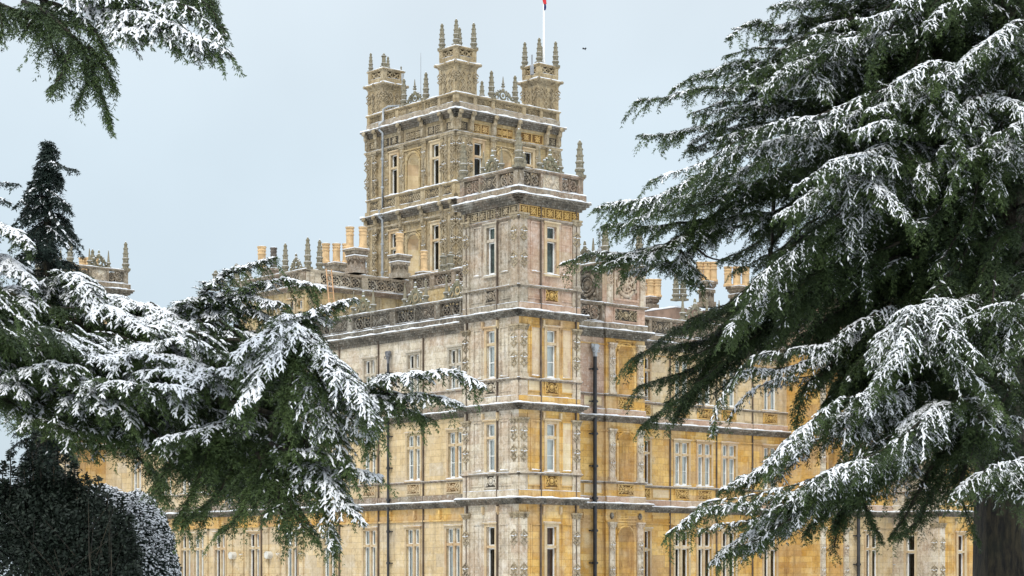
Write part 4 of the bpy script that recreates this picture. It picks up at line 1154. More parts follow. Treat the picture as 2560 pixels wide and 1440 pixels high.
# brown rendered lift house behind the right-hand parapet
vb = 11.0
ub0, ub1 = uB(1616, vb), uB(1682, vb)
fq = F('A', uB(1690, 9.0)); 
mb = MB(); mb.box(uB(1690, 9.0), uB(1690, 9.0) + 6.0, 9.0, 15.0, C3, zP(768, uB(1690, 9.0), 9.0)); mb.build('plant_room', M['brownwall'], castle)
sn = MB(); snow_run(sn, F('A', uB(1690, 9.0)), -15.0, -9.0, -0.3, 0.06, zP(768, uB(1690, 9.0), 9.0), 0.09); snow_run(sn, F('B', 9.0), uB(1690, 9.0), uB(1690, 9.0) + 6, -0.3, 0.06, zP(768, uB(1690, 9.0), 9.0), 0.09); sn.build('ledge_snow', M['snow'], castle)

# ------------------------------------------------------------------ central tower
TP = at(1140, 300, 140.0)
dx, dy = TP.x - CX, TP.y - CY
TU, TV = CO_ * dx + SI_ * dy, -SI_ * dx + CO_ * dy
TU1, TV1 = uB(1395, TV), vA(921, TU)
KZ = 140.0 / FPX
def tz(y): return EYE + (HZ - y) * KZ
Z_corn, Z_rail, Z_low, Z_str = tz(273), tz(230), tz(499), tz(453)
tB, tA = F('B', TV), F('A', TU)
BIG = [(0, 0.10, 0.44), (0.10, 0.12, 0.35), (0.22, 0.12, 0.22), (0.34, 0.14, 0.11)]
for fr, s0, s1, isB in ((tB, TU, TU1, True), (tA, -TV1, -TV, False)):
    L = s1 - s0
    px2s = (lambda px: uB(px, TV)) if isB else (lambda px: -vA(px, TU))
    wpx = (1195, 1321) if isB else (986, 1090)
    npx = 1260 if isB else 1034
    pil = (1231, 1290) if isB else (1007, 1062)
    ww = 0.74
    holes_hi, holes_lo = [], []
    for px in wpx:
        holes_hi.append(window(fr, px2s(px), ww, tz(452), tz(348), 1, 'room', 0.33, 'frame', hood=True, arch=0.2))
        holes_lo.append(window(fr, px2s(px), ww, tz(668), tz(552), 1, 'room', 0.33, 'frame', hood=True, arch=0.2))
    nc, nw = px2s(npx), 1.30
    holes_hi.append((nc - nw / 2, nc + nw / 2, tz(448), tz(357), 'arch'))
    holes_lo.append((nc - nw / 2, nc + nw / 2, tz(668), tz(566), 'arch'))
    mt = 'warm' if isB else 'tan'
    fr.wall('wall', 'tan', s0, s1, 12.0, Z_low, holes_lo, arch_mi=1)
    fr.wall('wall', mt, s0, s1, Z_low, Z_corn, holes_hi, arch_mi=1)
    for a, b, z0, z1, kd in (holes_hi[-1], holes_lo[-1]):
        mb = MB(); R = nw / 2
        fr.ring(mb, nc, z1 - R, 0.05, R + 0.1, 0.10, 14, 5, 0, 0, math.pi); fr.ring(mb, nc, z1 - R, 0.04, R + 0.28, 0.05, 14, 4, 0, 0, math.pi)
        for sg in (-1, 1):
            fr.box(mb, nc + sg * (R + 0.1) - 0.07, nc + sg * (R + 0.1) + 0.07, 0.002, 0.1, z0, z1 - R)
            fr.ring(mb, nc + sg * (R + 0.02), z1 + 0.05, 0.03, 0.13, 0.04, 8, 4)
        fr.box(mb, nc - R - 0.45, nc + R + 0.45, 0.002, 0.10, z1 + 0.24, z1 + 0.34)
        mb.build('niche_surround', M['warm'], castle)
    # piers at the corners and beside the niche, carved all over
    for q, (s, w) in enumerate(((s0 + 0.55, 1.1), (s1 - 0.55, 1.1), (px2s(pil[0]), 0.46), (px2s(pil[1]), 0.46), (px2s(wpx[0]) - 0.75, 0.34), (px2s(wpx[1]) + 0.75, 0.34))):
        for z0, z1 in ((13.0, Z_low - 0.55), (Z_str + 0.05, tz(330))):
            mb = MB()
            pr = 0.16 if w > 1 else 0.12
            fr.box(mb, s - w / 2, s + w / 2, -0.02, pr, z0, z1)
            if w > 1:
                for c, ww_ in ((s - 0.36, 0.26), (s + 0.36, 0.26)): lattice(mb, fr, c, ww_, z0 + 0.2, z1 - 0.25, pr, 0.06, 1)
                for sg in (-0.18, 0.18): fr.box(mb, s + sg - 0.02, s + sg + 0.02, pr, pr + 0.05, z0 + 0.1, z1 - 0.2, 1)
                zz = z1 - 0.9
                while zz > z0 + 0.4:
                    for sg in (-0.5, 0.5): rosette(mb, fr, s + sg * 0.95, zz, pr + 0.04, 0.24, 1, 2)
                    zz -= 1.25
            else:
                zz = z1 - 0.95
                while zz > z0 + 0.3:
                    rosette(mb, fr, s, zz, pr, 0.22 if w > 0.4 else 0.17, 1, 2); zz -= 1.3
                if w > 0.4: lattice(mb, fr, s, 0.2, z0 + 0.1, z1 - 0.3, pr, 0.03, 1)
            for dz, e in ((0, 0.1), (0.12, 0.05)):
                fr.box(mb, s - w / 2 - e, s + w / 2 + e, -0.02, pr + e, z1 - dz - 0.12, z1 - dz - 0.001, 1)
            mb.build('pilaster', [M['tan'], M['carved'], M['snow']], castle)
    # bands, friezes and cornices
    cornice(fr, s0, s1, tz(327), [(0, 0.10, 0.24), (0.10, 0.08, 0.14)], 'carved', 'string_course', 1, 1, 0.03)
    fx = [(s0 + 0.1, s0 + 1.05, 1), (s0 + 1.45, px2s(pil[0]) - 0.35, 2), (px2s(pil[0]) + 0.35, px2s(pil[1]) - 0.35, 3), (px2s(pil[1]) + 0.35, s1 - 1.45, 2), (s1 - 1.05, s1 - 0.1, 1)]
    for a, b, n in fx:
        frieze(fr, a, b, tz(323), tz(300), n, 'carved_ochre' if (isB and n > 1) else 'carved')
    for s in (s0 + 0.08, s0 + 1.22, px2s(pil[0]), px2s(pil[1]), s1 - 1.22, s1 - 0.08):
        for za, zb, zc2, zd in ((tz(322), tz(293), tz(296), tz(280)), (Z_low - 1.15, Z_low - 0.5, Z_low - 0.55, Z_low - 0.15)):
            br = MB(); fr.box(br, s - 0.12, s + 0.12, 0.0, 0.3, za, zb); fr.stud(br, s, za, 0.1, 0.14, 0.16, 0.16); fr.stud(br, s, zc2, 0.3, 0.16, 0.16, 0.14)
            fr.box(br, s - 0.1, s + 0.1, 0.25, 0.42, zc2, zd); fr.stud(br, s, zd, 0.5, 0.22, 0.17, 0.10); br.build('bracket', M['carved'], castle)
    cornice(fr, s0, s1, Z_corn, BIG, 'lichen', 'cornice', 1, 1, 0.10)
    cornice(fr, s0, s1, Z_low, BIG, 'lichen', 'cornice', 1, 1, 0.10)
    cornice(fr, s0, s1, tz(530), [(0, 0.10, 0.2), (0.10, 0.08, 0.1)], 'carved', 'string_course', 1, 1, 0.02)
    mb = MB(); fr.ring(mb, nc, tz(537) + 0.55, 0.02, 0.26, 0.06, 12, 5); fr.stud(mb, nc, tz(537) + 0.55, 0.02, 0.13, 0.13, 0.1); mb.build('roundel', M['carved'], castle)
    # band of blind balustrade at the foot of the window stage
    mb = MB(); fr.box(mb, s0 - 0.18, s1 + 0.18, -0.02, 0.18, Z_low + 0.001, Z_low + 0.4); mb.build('parapet_base', M['tan'], castle)
    balustrade(F(fr.ax, fr.pl - 0.04), s0 - 0.05, s1 + 0.05, Z_low + 0.3, Z_str - Z_low - 0.3, [(0.3, 'post'), (0.8, 'carved'), (0.3, 'post'), (1.2, 'carved'), (0.4, 'post'), (1.9, 'carved'), (0.4, 'post'), (1.2, 'carved'), (0.3, 'post'), (0.8, 'carved'), (0.3, 'post')], 'tan', 0.09, 0, 1, 1)
    # main parapet
    mb = MB(); fr.box(mb, s0 - 0.10, s1 + 0.10, -0.3, 0.10, Z_corn + 0.001, Z_corn + 0.5); mb.build('parapet_base', M['grey'], castle)
    balustrade(F(fr.ax, fr.pl - 0.02), s0 - 0.05, s1 + 0.05, Z_corn + 0.4, Z_rail - Z_corn - 0.4, [(0.25, 'post'), (0.62, 'slab'), (0.62, 'slab'), (0.25, 'post'), (1.25, 'rings'), (0.3, 'post'), (2.4, 'carved'), (0.3, 'post'), (1.25, 'rings'), (0.25, 'post'), (0.62, 'slab'), (0.62, 'slab'), (0.25, 'post')], 'tan', 0.07, 0, 1, 1)
    for px in pil:
        p = fr.p(px2s(px), -0.1, Z_rail); pinnacle(p[0], p[1], Z_rail, 2.0, 'tall', 0.95)
    cresting(fr, nc, Z_rail, 2.0, 1.15, spikes=False)
    p = fr.p(nc, -0.1, Z_rail + 1.0); pinnacle(p[0], p[1], p[2], 0.75, 'spike', 0.8)
mb = MB()
mb.face([(TU1, TV, 12), (TU1, TV1, 12), (TU1, TV1, Z_rail), (TU1, TV, Z_rail)]); mb.face([(TU1, TV1, 12), (TU, TV1, 12), (TU, TV1, Z_rail), (TU1, TV1, Z_rail)])
mb.build('back_wall', M['tan'], castle)
roof_backing(TU + 0.5, TU1 - 0.1, TV + 0.5, TV1 - 0.1, Z_corn + 0.2, Z_rail - 0.12)
# four corner turrets
zT, zTp, zTt = tz(152), tz(113), tz(45)
TWD = 1.78
for iu, iv in ((0, 0), (1, 0), (0, 1), (1, 1)):
    u0 = TU if iu == 0 else TU1 - TWD; v0 = TV if iv == 0 else TV1 - TWD
    u1, v1 = u0 + TWD, v0 + TWD
    low = (iu == 1 and iv == 1)
    zc_, zp_ = (zT, zTp) if not low else (zT - 0.9, zTp - 1.3)
    mb = MB()
    mb.box(u0, u1, v0, v1, Z_corn + 0.3, zc_ - 0.2)
    for fr, a, b in ((F('B', v0), u0, u1), (F('A', u0), -v1, -v0)):
        for c in (a + TWD * 0.34, a + TWD * 0.66): lattice(mb, fr, c, 0.36, Z_rail + 0.15, zc_ - 0.6, 0.0, 0.06, 1)
        for c in (a + 0.1, b - 0.1):
            fr.box(mb, c - 0.1, c + 0.1, 0.0, 0.06, Z_rail + 0.05, zc_ - 0.3)
            rosette(mb, fr, c, (Z_rail + zc_) / 2 + 0.1, 0.06, 0.22, 1)
    for e, d in ((0.22, 0.0), (0.17, 0.09), (0.10, 0.18), (0.05, 0.27)):
        mb.box(u0 - e, u1 + e, v0 - e, v1 + e, zc_ - d - 0.1, zc_ - d)
    for du in (0, 0.5, 1):
        for dv in (0, 0.5, 1):
            if du == 0.5 and dv == 0.5: continue
            mb.blob((u0 - 0.2 + du * (TWD + 0.4), v0 - 0.2 + dv * (TWD + 0.4), zc_ - 0.06), 0.13, 0.13, 0.12, 1)
    o = mb.build('turret', [M['tan'], M['carved']], castle)
    sn = MB()
    snow_run(sn, F('B', v0), u0 - 0.22, u1 + 0.22, -0.1, 0.22, zc_, 0.08); snow_run(sn, F('A', u0), -(v1 + 0.22), -(v0 - 0.22), -0.1, 0.22, zc_, 0.08)
    sn.box(u0 + 0.1, u1 - 0.1, v0 + 0.1, v1 - 0.1, zc_, zc_ + 0.1)
    sn.build('snow', M['snow'], o)
    for fr, a, b in ((F('B', v0), u0, u1), (F('A', u0), -v1, -v0), (F('B', v1), u0, u1), (F('A', u1), -v1, -v0)):
        bk = fr.pl in (v1, u1)
        mb = MB(); fr.box(mb, a, b, -0.06 if not bk else 0.0, 0.02 if not bk else 0.2, zc_ + 0.001, zc_ + 0.32); mb.build('parapet_base', M['tan'], castle)
        balustrade(F(fr.ax, fr.pl + (0.04 if not bk else -0.28)), a, b, zc_ + 0.28, zp_ - zc_ - 0.28, [(0.3, 'post'), (1.2, 'X'), (0.3, 'post')], 'tan', 0.05, 0, 1 if not bk else 0, 1 if not bk else 0)
    roof_backing(u0 + 0.35, u1 - 0.35, v0 + 0.35, v1 - 0.35, zc_ + 0.05, zp_ - 0.1)
    hs = [2.0, 2.0, 2.0, 2.0]
    if iu == 0 and iv == 1: hs = [1.15, 0.42, 1.5, 1.5]         # weathered broken pinnacles of the left turret
    for k, (pu, pv) in enumerate(((u0 + 0.12, v0 + 0.12), (u1 - 0.12, v0 + 0.12), (u0 + 0.12, v1 - 0.12), (u1 - 0.12, v1 - 0.12))):
        pinnacle(pu, pv, zp_, hs[k] * (zTt - zTp) / 2.0, 'tall' if hs[k] > 1.2 else 'stump', 1.0 if hs[k] > 1.2 else 0.9)
# pipe up the left front of the tower and onto the turret
mb = MB()
s = -vA(965, TU)
mb.tube([tA.p(s, 0.32, 14), tA.p(s, 0.32, Z_low - 0.4), tA.p(s, 0.62, Z_low - 0.2), tA.p(s, 0.62, Z_low + 0.2), tA.p(s, 0.3, Z_low + 0.5), tA.p(s, 0.3, Z_corn - 0.4), tA.p(s, 0.62, Z_corn - 0.2), tA.p(s, 0.62, Z_corn + 0.2), tA.p(s, 0.25, Z_corn + 0.5), tA.p(s, 0.25, Z_rail + 0.12), tA.p(s + 0.2, -0.05, Z_rail + 0.35), tA.p(s + 0.45, -1.0, Z_rail + 0.5), tA.p(s + 0.5, -1.1, Z_rail + 1.0), tA.p(s + 0.5, -1.1, tz(146))], 0.075, 8)
mb.tube([tA.p(s + 0.5, -1.1, tz(146)), tA.p(s + 0.5, -1.1, tz(128))], 0.1, 8)
for k in range(9): mb.tube([tA.p(s, 0.32, 15 + k * 2.0), tA.p(s, 0.32, 15.15 + k * 2.0)], 0.12, 8)
mb.build('drainpipe', M['lead_pale'], castle)

# ------------------------------------------------------------------ things on the roof
def cw(u, v, z): return castle_mat @ Vector((u, v, z))
castle_mat = Matrix.Translation((CX, CY, 0)) @ Matrix.Rotation(math.atan2(SI_, CO_), 4, 'Z')
fu, fv = uB(1360, TV1 - 0.9) , TV1 - 0.9
fu, fv = TU1 - 0.95, TV + 0.55
b = cw(fu, fv, zTp - 0.9)
bx = at(1359.5, 160, b.y)
pole = empty('flagpole', (bx.x, b.y, b.z))
tag(pole, 'tall white flagpole rising from the right-hand turret of the central tower', 'flagpole')
mb = MB(); Hp = 6.6
mb.tube([(0, 0, 0), (0, 0, 2.4), (0, 0, Hp)], [0.085, 0.075, 0.05], 10)
mb.build('pole', M['polewhite'], pole)
mb = MB(); mb.blob((0, 0, Hp + 0.08), 0.1, 0.1, 0.1); mb.lathe(0, 0, [(0.12, 1.2), (0.12, 1.32)], 10); mb.build('finial', M['polewhite'], pole)
zb = zP(26, fu, fv) - b.z
flag = empty('flag', (bx.x, b.y, b.z + zb))
tag(flag, 'furled red and navy flag hanging limp from the top of the white pole', 'flag')
for nm, mt, z0, z1, w in (('fly', 'blue', 0.0, 0.42, 0.085), ('hoist', 'red', 0.42, 1.7, 0.15)):
    mb = MB(); rows = []
    for i in range(9):
        t = i / 8; zz = z0 + (z1 - z0) * t
        rr = w * (0.55 + 0.45 * math.sin(math.pi * (0.15 + 0.8 * t))) 
        rows.append([(0.05 + 0.04 * math.sin(zz * 5) + rr * (1 + 0.35 * math.cos(3 * a + zz * 3)) * math.cos(a) * 0.8, -0.06 + rr * (1 + 0.35 * math.cos(3 * a + zz * 3)) * math.sin(a) * 0.7, zz) for a in [2 * math.pi * j / 14 for j in range(14)]])
    mb.grid(rows, 0, True, True); mb.face(rows[0]); mb.face(rows[-1]); mb.build(nm, M[mt], flag)
for px, y0, y1, Y, r, nm, lb in ((1052, 236, 132, 146.0, 0.022, 'antenna', 'thin needle aerial on the parapet left of the tallest turret'), (1330, 165, 137, 143.0, 0.06, 'flue', 'short grey flue standing behind the pinnacles of the right-hand turret'), (1499, 625, 580, 124.0, 0.07, 'flue', 'dark upright flue between the crest and the pinnacle right of the corner tower')):
    p = at(px, y0, Y); hh = (y0 - y1) * Y / FPX
    mb = MB(); mb.tube([(0, 0, -0.6), (0, 0, hh * 0.5), (0, 0, hh)], [r, r * 0.9, r * 0.6 if r < 0.05 else r], 8); mb.lathe(0, 0, [(r * 2, -0.6), (r * 2.2, 0.0), (r * 1.2, 0.12)], 8)
    tag(mb.build(nm, M['steel'], None, p), lb, nm)
# ladder leaning on the raised block
lu = uB(823, vC0 - 0.5)
lt, lb_ = cw(lu, vC0 - 0.45, ZC + 0.05), cw(lu - 0.1, vC0 - 1.3, C3 + 0.08)
lad = empty('ladder', lb_)
tag(lad, 'orange wooden ladder leaning against the raised roof block behind the left parapet', 'ladder')
d = lt - lb_; side = Vector((CO_, SI_, 0)) * 0.2
for sg in (-1, 1):
    mb = MB(); mb.tube([side * sg, d + side * sg], 0.04, 6); mb.build('rail', M['wood'], lad)
mb = MB()
for k in range(1, 13): mb.tube([d * (k / 13) - side, d * (k / 13) + side], 0.022, 5)
mb.build('rungs', M['wood'], lad)
# the bird: banking, wings swept
p = at(1461, 122, 80.0); BS = 0.5
bird = empty('bird', p)
tag(bird, 'black bird in flight in the open sky right of the flagpole', 'bird')
mb = MB()
rows = []
for t, r in ((-0.14, 0.005), (-0.11, 0.026), (-0.07, 0.032), (0.0, 0.045), (0.08, 0.042), (0.14, 0.022), (0.24, 0.012)):
    rows.append([(t * 0.5, t * 0.86, -t * 0.15)] * 0 + [(t * 0.55 + r * math.cos(a), t * 0.8 + r * 0.3 * math.sin(a), -t * 0.25 + r * math.sin(a)) for a in [2 * math.pi * j / 8 for j in range(8)]])
mb.grid(rows, 0, True, True); mb.face(rows[0]); mb.face(rows[-1])
for sg in (-1, 1):
    W_ = [(0.0, -0.05, 0.02), (sg * 0.10, -0.09, 0.09), (sg * 0.17, 0.0, 0.02 if sg < 0 else 0.04), (sg * 0.11, 0.06, -0.02), (0.0, 0.1, 0.0)]
    mb.face(W_, 0, True); mb.face([(x, y, z - 0.012) for x, y, z in W_][::-1], 0, True)
mb.build('body', M['black'], bird)
bird.scale = (BS, BS, BS)
# ------------------------------------------------------------------ cedars: boughs of layered sprays, each carrying its own snow
def leaf_mat(name, dark, light, rough=0.6, transl=0.0):
    m, t, bs = new_mat(name)
    at_ = N(t, 'ShaderNodeAttribute'); at_.attribute_name = 'tint'
    t.links.new(mixc(t, at_.outputs['Fac'], dark, light), bs.inputs['Base Color'])
    bs.inputs['Roughness'].default_value = rough
    if 'Specular IOR Level' in bs.inputs: bs.inputs['Specular IOR Level'].default_value = 0.25
    return m
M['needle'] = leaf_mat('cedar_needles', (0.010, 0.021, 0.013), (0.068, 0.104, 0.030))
M['needle_blue'] = leaf_mat('blue_green_needles', (0.005, 0.013, 0.011), (0.020, 0.036, 0.024))
M['holly'] = leaf_mat('holly_leaf', (0.003, 0.007, 0.004), (0.011, 0.020, 0.011), 0.65)
M['yew'] = leaf_mat('yew_leaf', (0.010, 0.018, 0.014), (0.032, 0.050, 0.036), 0.6)

def bark_mat():
    m, t, bs = new_mat('cedar_bark')
    co = N(t, 'ShaderNodeTexCoord'); mp = N(t, 'ShaderNodeMapping'); mp.inputs['Scale'].default_value = (4, 4, 0.9)
    t.links.new(co.outputs['Object'], mp.inputs['Vector'])
    n = N(t, 'ShaderNodeTexNoise', Scale=2.2, Detail=8.0, Roughness=0.7); t.links.new(mp.outputs[0], n.inputs['Vector'])
    n2 = N(t, 'ShaderNodeTexNoise', Scale=0.7, Detail=3.0); t.links.new(co.outputs['Object'], n2.inputs['Vector'])
    c = mixc(t, mrange(t, n.outputs['Fac'], 0.42, 0.60), (0.006, 0.005, 0.003), (0.056, 0.044, 0.022))
    c = mixc(t, mrange(t, n2.outputs['Fac'], 0.5, 0.7, 0, 0.5), c, (0.034, 0.038, 0.012))
    t.links.new(c, bs.inputs['Base Color']); bs.inputs['Roughness'].default_value = 0.95
    bp = N(t, 'ShaderNodeBump', Strength=1.0, Distance=0.2); t.links.new(n.outputs['Fac'], bp.inputs['Height']); t.links.new(bp.outputs[0], bs.inputs['Normal'])
    return m
M['bark'] = bark_mat()

UPV = np.array([0.0, 0.0, 1.0])
def nrm(a):
    return a / np.maximum(np.linalg.norm(a, axis=-1, keepdims=True), 1e-9)

def quads_mesh(name, V, tint, mat, tris=False, smooth=False):
    n = len(V); k = V.shape[1]
    me = bpy.data.meshes.new(name)
    me.vertices.add(n * k); me.loops.add(n * k); me.polygons.add(n)
    me.vertices.foreach_set('co', V.reshape(-1).astype(np.float32))
    me.loops.foreach_set('vertex_index', np.arange(n * k, dtype=np.int32))
    me.polygons.foreach_set('loop_start', (np.arange(n) * k).astype(np.int32))
    if tint is not None:
        a = me.attributes.new('tint', 'FLOAT', 'FACE')
        a.data.foreach_set('value', tint.astype(np.float32))
    me.materials.append(mat)
    me.update()
    return me

def snow_mesh(name, V, mat):
    """V (n,7,3): tip, left, tip2, right (base ring of 4 + two ridge points + 1): small humps of snow"""
    n = len(V)
    F_ = np.array([[0, 1, 4], [1, 2, 5], [1, 5, 4], [2, 3, 5], [3, 0, 4], [3, 4, 5]])
    me = bpy.data.meshes.new(name)
    me.vertices.add(n * 6); me.vertices.foreach_set('co', V.reshape(-1).astype(np.float32))
    idx = (np.arange(n)[:, None, None] * 6 + F_[None]).reshape(-1)
    me.loops.add(len(idx)); me.loops.foreach_set('vertex_index', idx.astype(np.int32))
    me.polygons.add(n * 6); me.polygons.foreach_set('loop_start', (np.arange(n * 6) * 3).astype(np.int32))
    me.polygons.foreach_set('use_smooth', np.ones(n * 6, dtype=bool))
    me.materials.append(mat); me.update()
    return me

def catmull(P, ds):
    P = np.asarray(P, float)
    Q = np.vstack([2 * P[0] - P[1], P, 2 * P[-1] - P[-2]])
    out = []
    for i in range(1, len(Q) - 2):
        L = np.linalg.norm(Q[i + 1] - Q[i]); n = max(2, int(L / ds))
        t = np.linspace(0, 1, n, endpoint=False)[:, None]
        a, b, c, d = Q[i - 1], Q[i], Q[i + 1], Q[i + 2]
        out.append(0.5 * ((2 * b) + (-a + c) * t + (2 * a - 5 * b + 4 * c - d) * t ** 2 + (-a + 3 * b - 3 * c + d) * t ** 3))
    out.append(P[-1:])
    return np.vstack(out)

class Crown:
    def __init__(self, seed, leaf=0.13, lw=0.0068, snow_l=0.105, snow_w=0.0165, nlen=0.055, nl=3, sub=0.034):
        self.r = np.random.default_rng(seed)
        self.leaves, self.tints, self.snows = [], [], []
        self.limbs = MB()
        self.leaf, self.lw, self.snow_l, self.snow_w, self.nlen, self.nl, self.sub = leaf, lw, snow_l, snow_w, nlen, nl, sub
    def bough(self, pts, W=0.6, droop=0.7, snow=0.6, r0=0.05, ds=0.085, dens=0.85, taper=True, lift=0.10, hang=0.25, tint=0.45, nl=3, ang=(28, 64), start=0.0, limb=True):
        r = self.r
        P = catmull(pts, ds)
        n = len(P)
        if n < 4: return
        ph = r.uniform(0, 6.28, 4); s_ = np.arange(n) * ds                     # boughs are never quite straight
        P = P + (np.sin(s_ * 2.6 + ph[0]) * 0.05 + np.sin(s_ * 5.7 + ph[1]) * 0.022)[:, None] * UPV + (np.sin(s_ * 2.1 + ph[2]) * 0.06)[:, None] * np.array([0.2, 1.0, 0])
        T = nrm(np.gradient(P, axis=0))
        if limb:
            st = max(1, n // 12)
            idx = list(range(0, n, st)) + [n - 1]
            self.limbs.tube([tuple(P[i]) for i in idx], [max(0.008, r0 * (1 - i / n) ** 0.8) for i in idx], 5)
        S = np.cross(T, UPV); bad = np.linalg.norm(S, axis=1) < 0.15
        S[bad] = np.array([1.0, 0, 0]); S = nrm(S)
        t = np.linspace(0, 1, n)
        prof = np.minimum(1, (t - start) * 3.5 + 0.35) * (1 - t) ** 0.55 + 0.10 if taper else np.ones(n)
        sel = t >= start
        ids = np.repeat(np.arange(n)[sel], 2)
        keep = r.random(len(ids)) < dens
        sg = np.tile([1.0, -1.0], len(ids) // 2)[keep]; ids = ids[keep]
        m = len(ids)
        A = np.radians(r.uniform(ang[0], ang[1], m))
        d0 = T[ids] * np.cos(A)[:, None] + S[ids] * (sg * np.sin(A))[:, None]
        d0 = nrm(d0 + UPV * (lift + r.normal(0, 0.16, m))[:, None])
        L = W * prof[ids] * r.uniform(0.55, 1.15, m)
        dr = droop * r.uniform(0.6, 1.3, m)
        base = P[ids]
        # hanging sprigs below the spine, and the leading shoot
        nh = int(m * hang)
        if nh:
            j = r.integers(0, n, nh); j = j[t[j] >= start]; nh = len(j)
            base = np.vstack([base, P[j]])
            dh = nrm(np.column_stack([r.normal(0, .5, nh), r.normal(0, .5, nh), -np.ones(nh)]) + T[j] * 0.7)
            d0 = np.vstack([d0, dh]); L = np.concatenate([L, W * 0.62 * r.uniform(0.4, 1.2, nh)]); dr = np.concatenate([dr, np.full(nh, 0.3)])
        base = np.vstack([base, P[-3:-1]]); d0 = np.vstack([d0, T[-3:-1]]); L = np.concatenate([L, [W * 0.25, W * 0.3]]); dr = np.concatenate([dr, [droop * 0.5] * 2])
        ntop = m
        self.spray(base, d0, L, dr, snow, tint, nl, m)
    def spray(self, base, d0, L, dr, snow, tint, nl, ntop):
        r = self.r
        # whole sprays are either laden or bare, in patches along the bough
        patch = 0.5 + 0.5 * np.sin(base[:, 0] * 1.7 + np.sin(base[:, 2] * 1.5) * 2 + base[:, 1] * 1.3)
        lad = np.clip(snow * (0.6 + 0.6 * patch) + r.normal(0, 1, len(L)) * (0.06 + 0.2 * snow), 0, 1)
        lad[ntop:] *= 0.2
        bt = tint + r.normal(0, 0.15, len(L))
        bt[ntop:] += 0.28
        own, q, pos, dirv, side, upn = self.walk(base, d0, L, dr, self.sub)
        self.needles(pos, dirv, side, upn, q, bt[own], 0.9)
        self.snowchain(pos, dirv, upn, q, lad[own], 1.0, 1.3)
        # second order: short side shoots left and right
        n = len(pos)
        sg = np.where(np.arange(n) % 2 == 0, 1.0, -1.0) * np.where(r.random(n) < 0.12, -1, 1)
        A = np.radians(r.uniform(30, 58, n))
        d2 = nrm(dirv * np.cos(A)[:, None] + side * (sg * np.sin(A))[:, None] + upn * r.normal(-0.05, 0.2, n)[:, None])
        L2 = np.clip(L[own] * 0.34 * (1.08 - q) + 0.05, 0.05, 0.24) * r.uniform(0.6, 1.25, n) * self.leaf / 0.13
        dr2 = np.full(n, 0.28)
        own2, q2, pos2, dir2, side2, up2 = self.walk(pos, d2, L2, dr2, self.sub)
        self.needles(pos2, dir2, side2, up2, q2, bt[own][own2] + 0.08 * q2, 1.0)
        ok = r.random(n) < 0.76
        self.snowchain(pos2, dir2, up2, q2, lad[own][own2] * ok[own2], 0.68)
    def walk(self, base, d0, L, dr, step):
        r = self.r
        K = np.maximum(2, np.ceil(L / step).astype(int)); tot = int(K.sum())
        own = np.repeat(np.arange(len(L)), K)
        q = np.clip((np.arange(tot) - np.repeat(np.cumsum(K) - K, K) + r.uniform(0, 0.9, tot)) / K[own], 0, 1)
        Lo, dro, do = L[own][:, None], dr[own][:, None], d0[own]
        pos = base[own] + Lo * (q[:, None] * do) - UPV * (dro * Lo * q[:, None] ** 2)
        dirv = nrm(do - UPV * (2 * dro * q[:, None]))
        side = nrm(np.cross(dirv, UPV) + 1e-4)
        return own, q, pos, dirv, side, nrm(np.cross(side, dirv))
    def needles(self, pos, dirv, side, upn, q, bt, f):
        r = self.r; nl = self.nl
        pos = np.repeat(pos, nl, 0); dirv = np.repeat(dirv, nl, 0); side = np.repeat(side, nl, 0); upn = np.repeat(upn, nl, 0); bt = np.repeat(bt, nl)
        n = len(pos)
        B = np.radians(r.uniform(8, 55, n)) * np.where(r.random(n) < 0.5, -1, 1)
        ld = nrm(dirv * np.cos(B)[:, None] + side * np.sin(B)[:, None] + upn * r.normal(0, 0.3, n)[:, None])
        ll = self.nlen * r.uniform(0.6, 1.3, n) * f
        wv = nrm(np.cross(ld, upn + r.normal(0, 0.6, (n, 3))))
        p0 = pos + r.normal(0, 0.006, (n, 3))
        mid = p0 + ld * (ll * 0.45)[:, None]; w = (self.lw * r.uniform(0.7, 1.3, n))[:, None]
        self.leaves.append(np.stack([p0, mid + wv * w, p0 + ld * ll[:, None], mid - wv * w], 1).astype(np.float32))
        self.tints.append(np.clip(bt + r.normal(0, 0.10, n), 0, 1).astype(np.float32))
    def snowchain(self, pos, dirv, upn, q, lad, f, lf=1.0):
        r = self.r
        flat = np.clip(1.15 - np.abs(dirv[:, 2]) * 0.55, 0.2, 1)
        k = r.random(len(pos)) < np.clip((lad - 0.33) * 3.4, 0, 0.98) * flat
        p, d_, u_, q_ = pos[k], dirv[k], upn[k], q[k]
        m = len(p)
        if not m: return
        u_ = nrm(u_ + UPV * 0.5); lat = nrm(np.cross(d_, u_)); u_ = nrm(np.cross(lat, d_))
        sc = f * r.uniform(0.45, 1.55, m) * (1.12 - 0.5 * q_) * (0.65 + 0.5 * lad[k])
        ls = (self.snow_l * sc * lf)[:, None]; ws = (self.snow_w * sc * r.uniform(0.8, 1.2, m))[:, None]; hs = (self.snow_w * sc * r.uniform(0.7, 1.1, m))[:, None]
        c = p + u_ * (self.lw * 0.8) + lat * r.normal(0, 0.006, (m, 1))
        V = np.stack([c - d_ * ls * 0.5, c - d_ * ls * 0.08 + lat * ws - u_ * 0.006, c + d_ * ls * 0.5, c + d_ * ls * 0.08 - lat * ws - u_ * 0.006, c - d_ * ls * 0.2 + u_ * hs, c + d_ * ls * 0.22 + u_ * hs * 0.85], 1)
        self.snows.append(V.astype(np.float32))
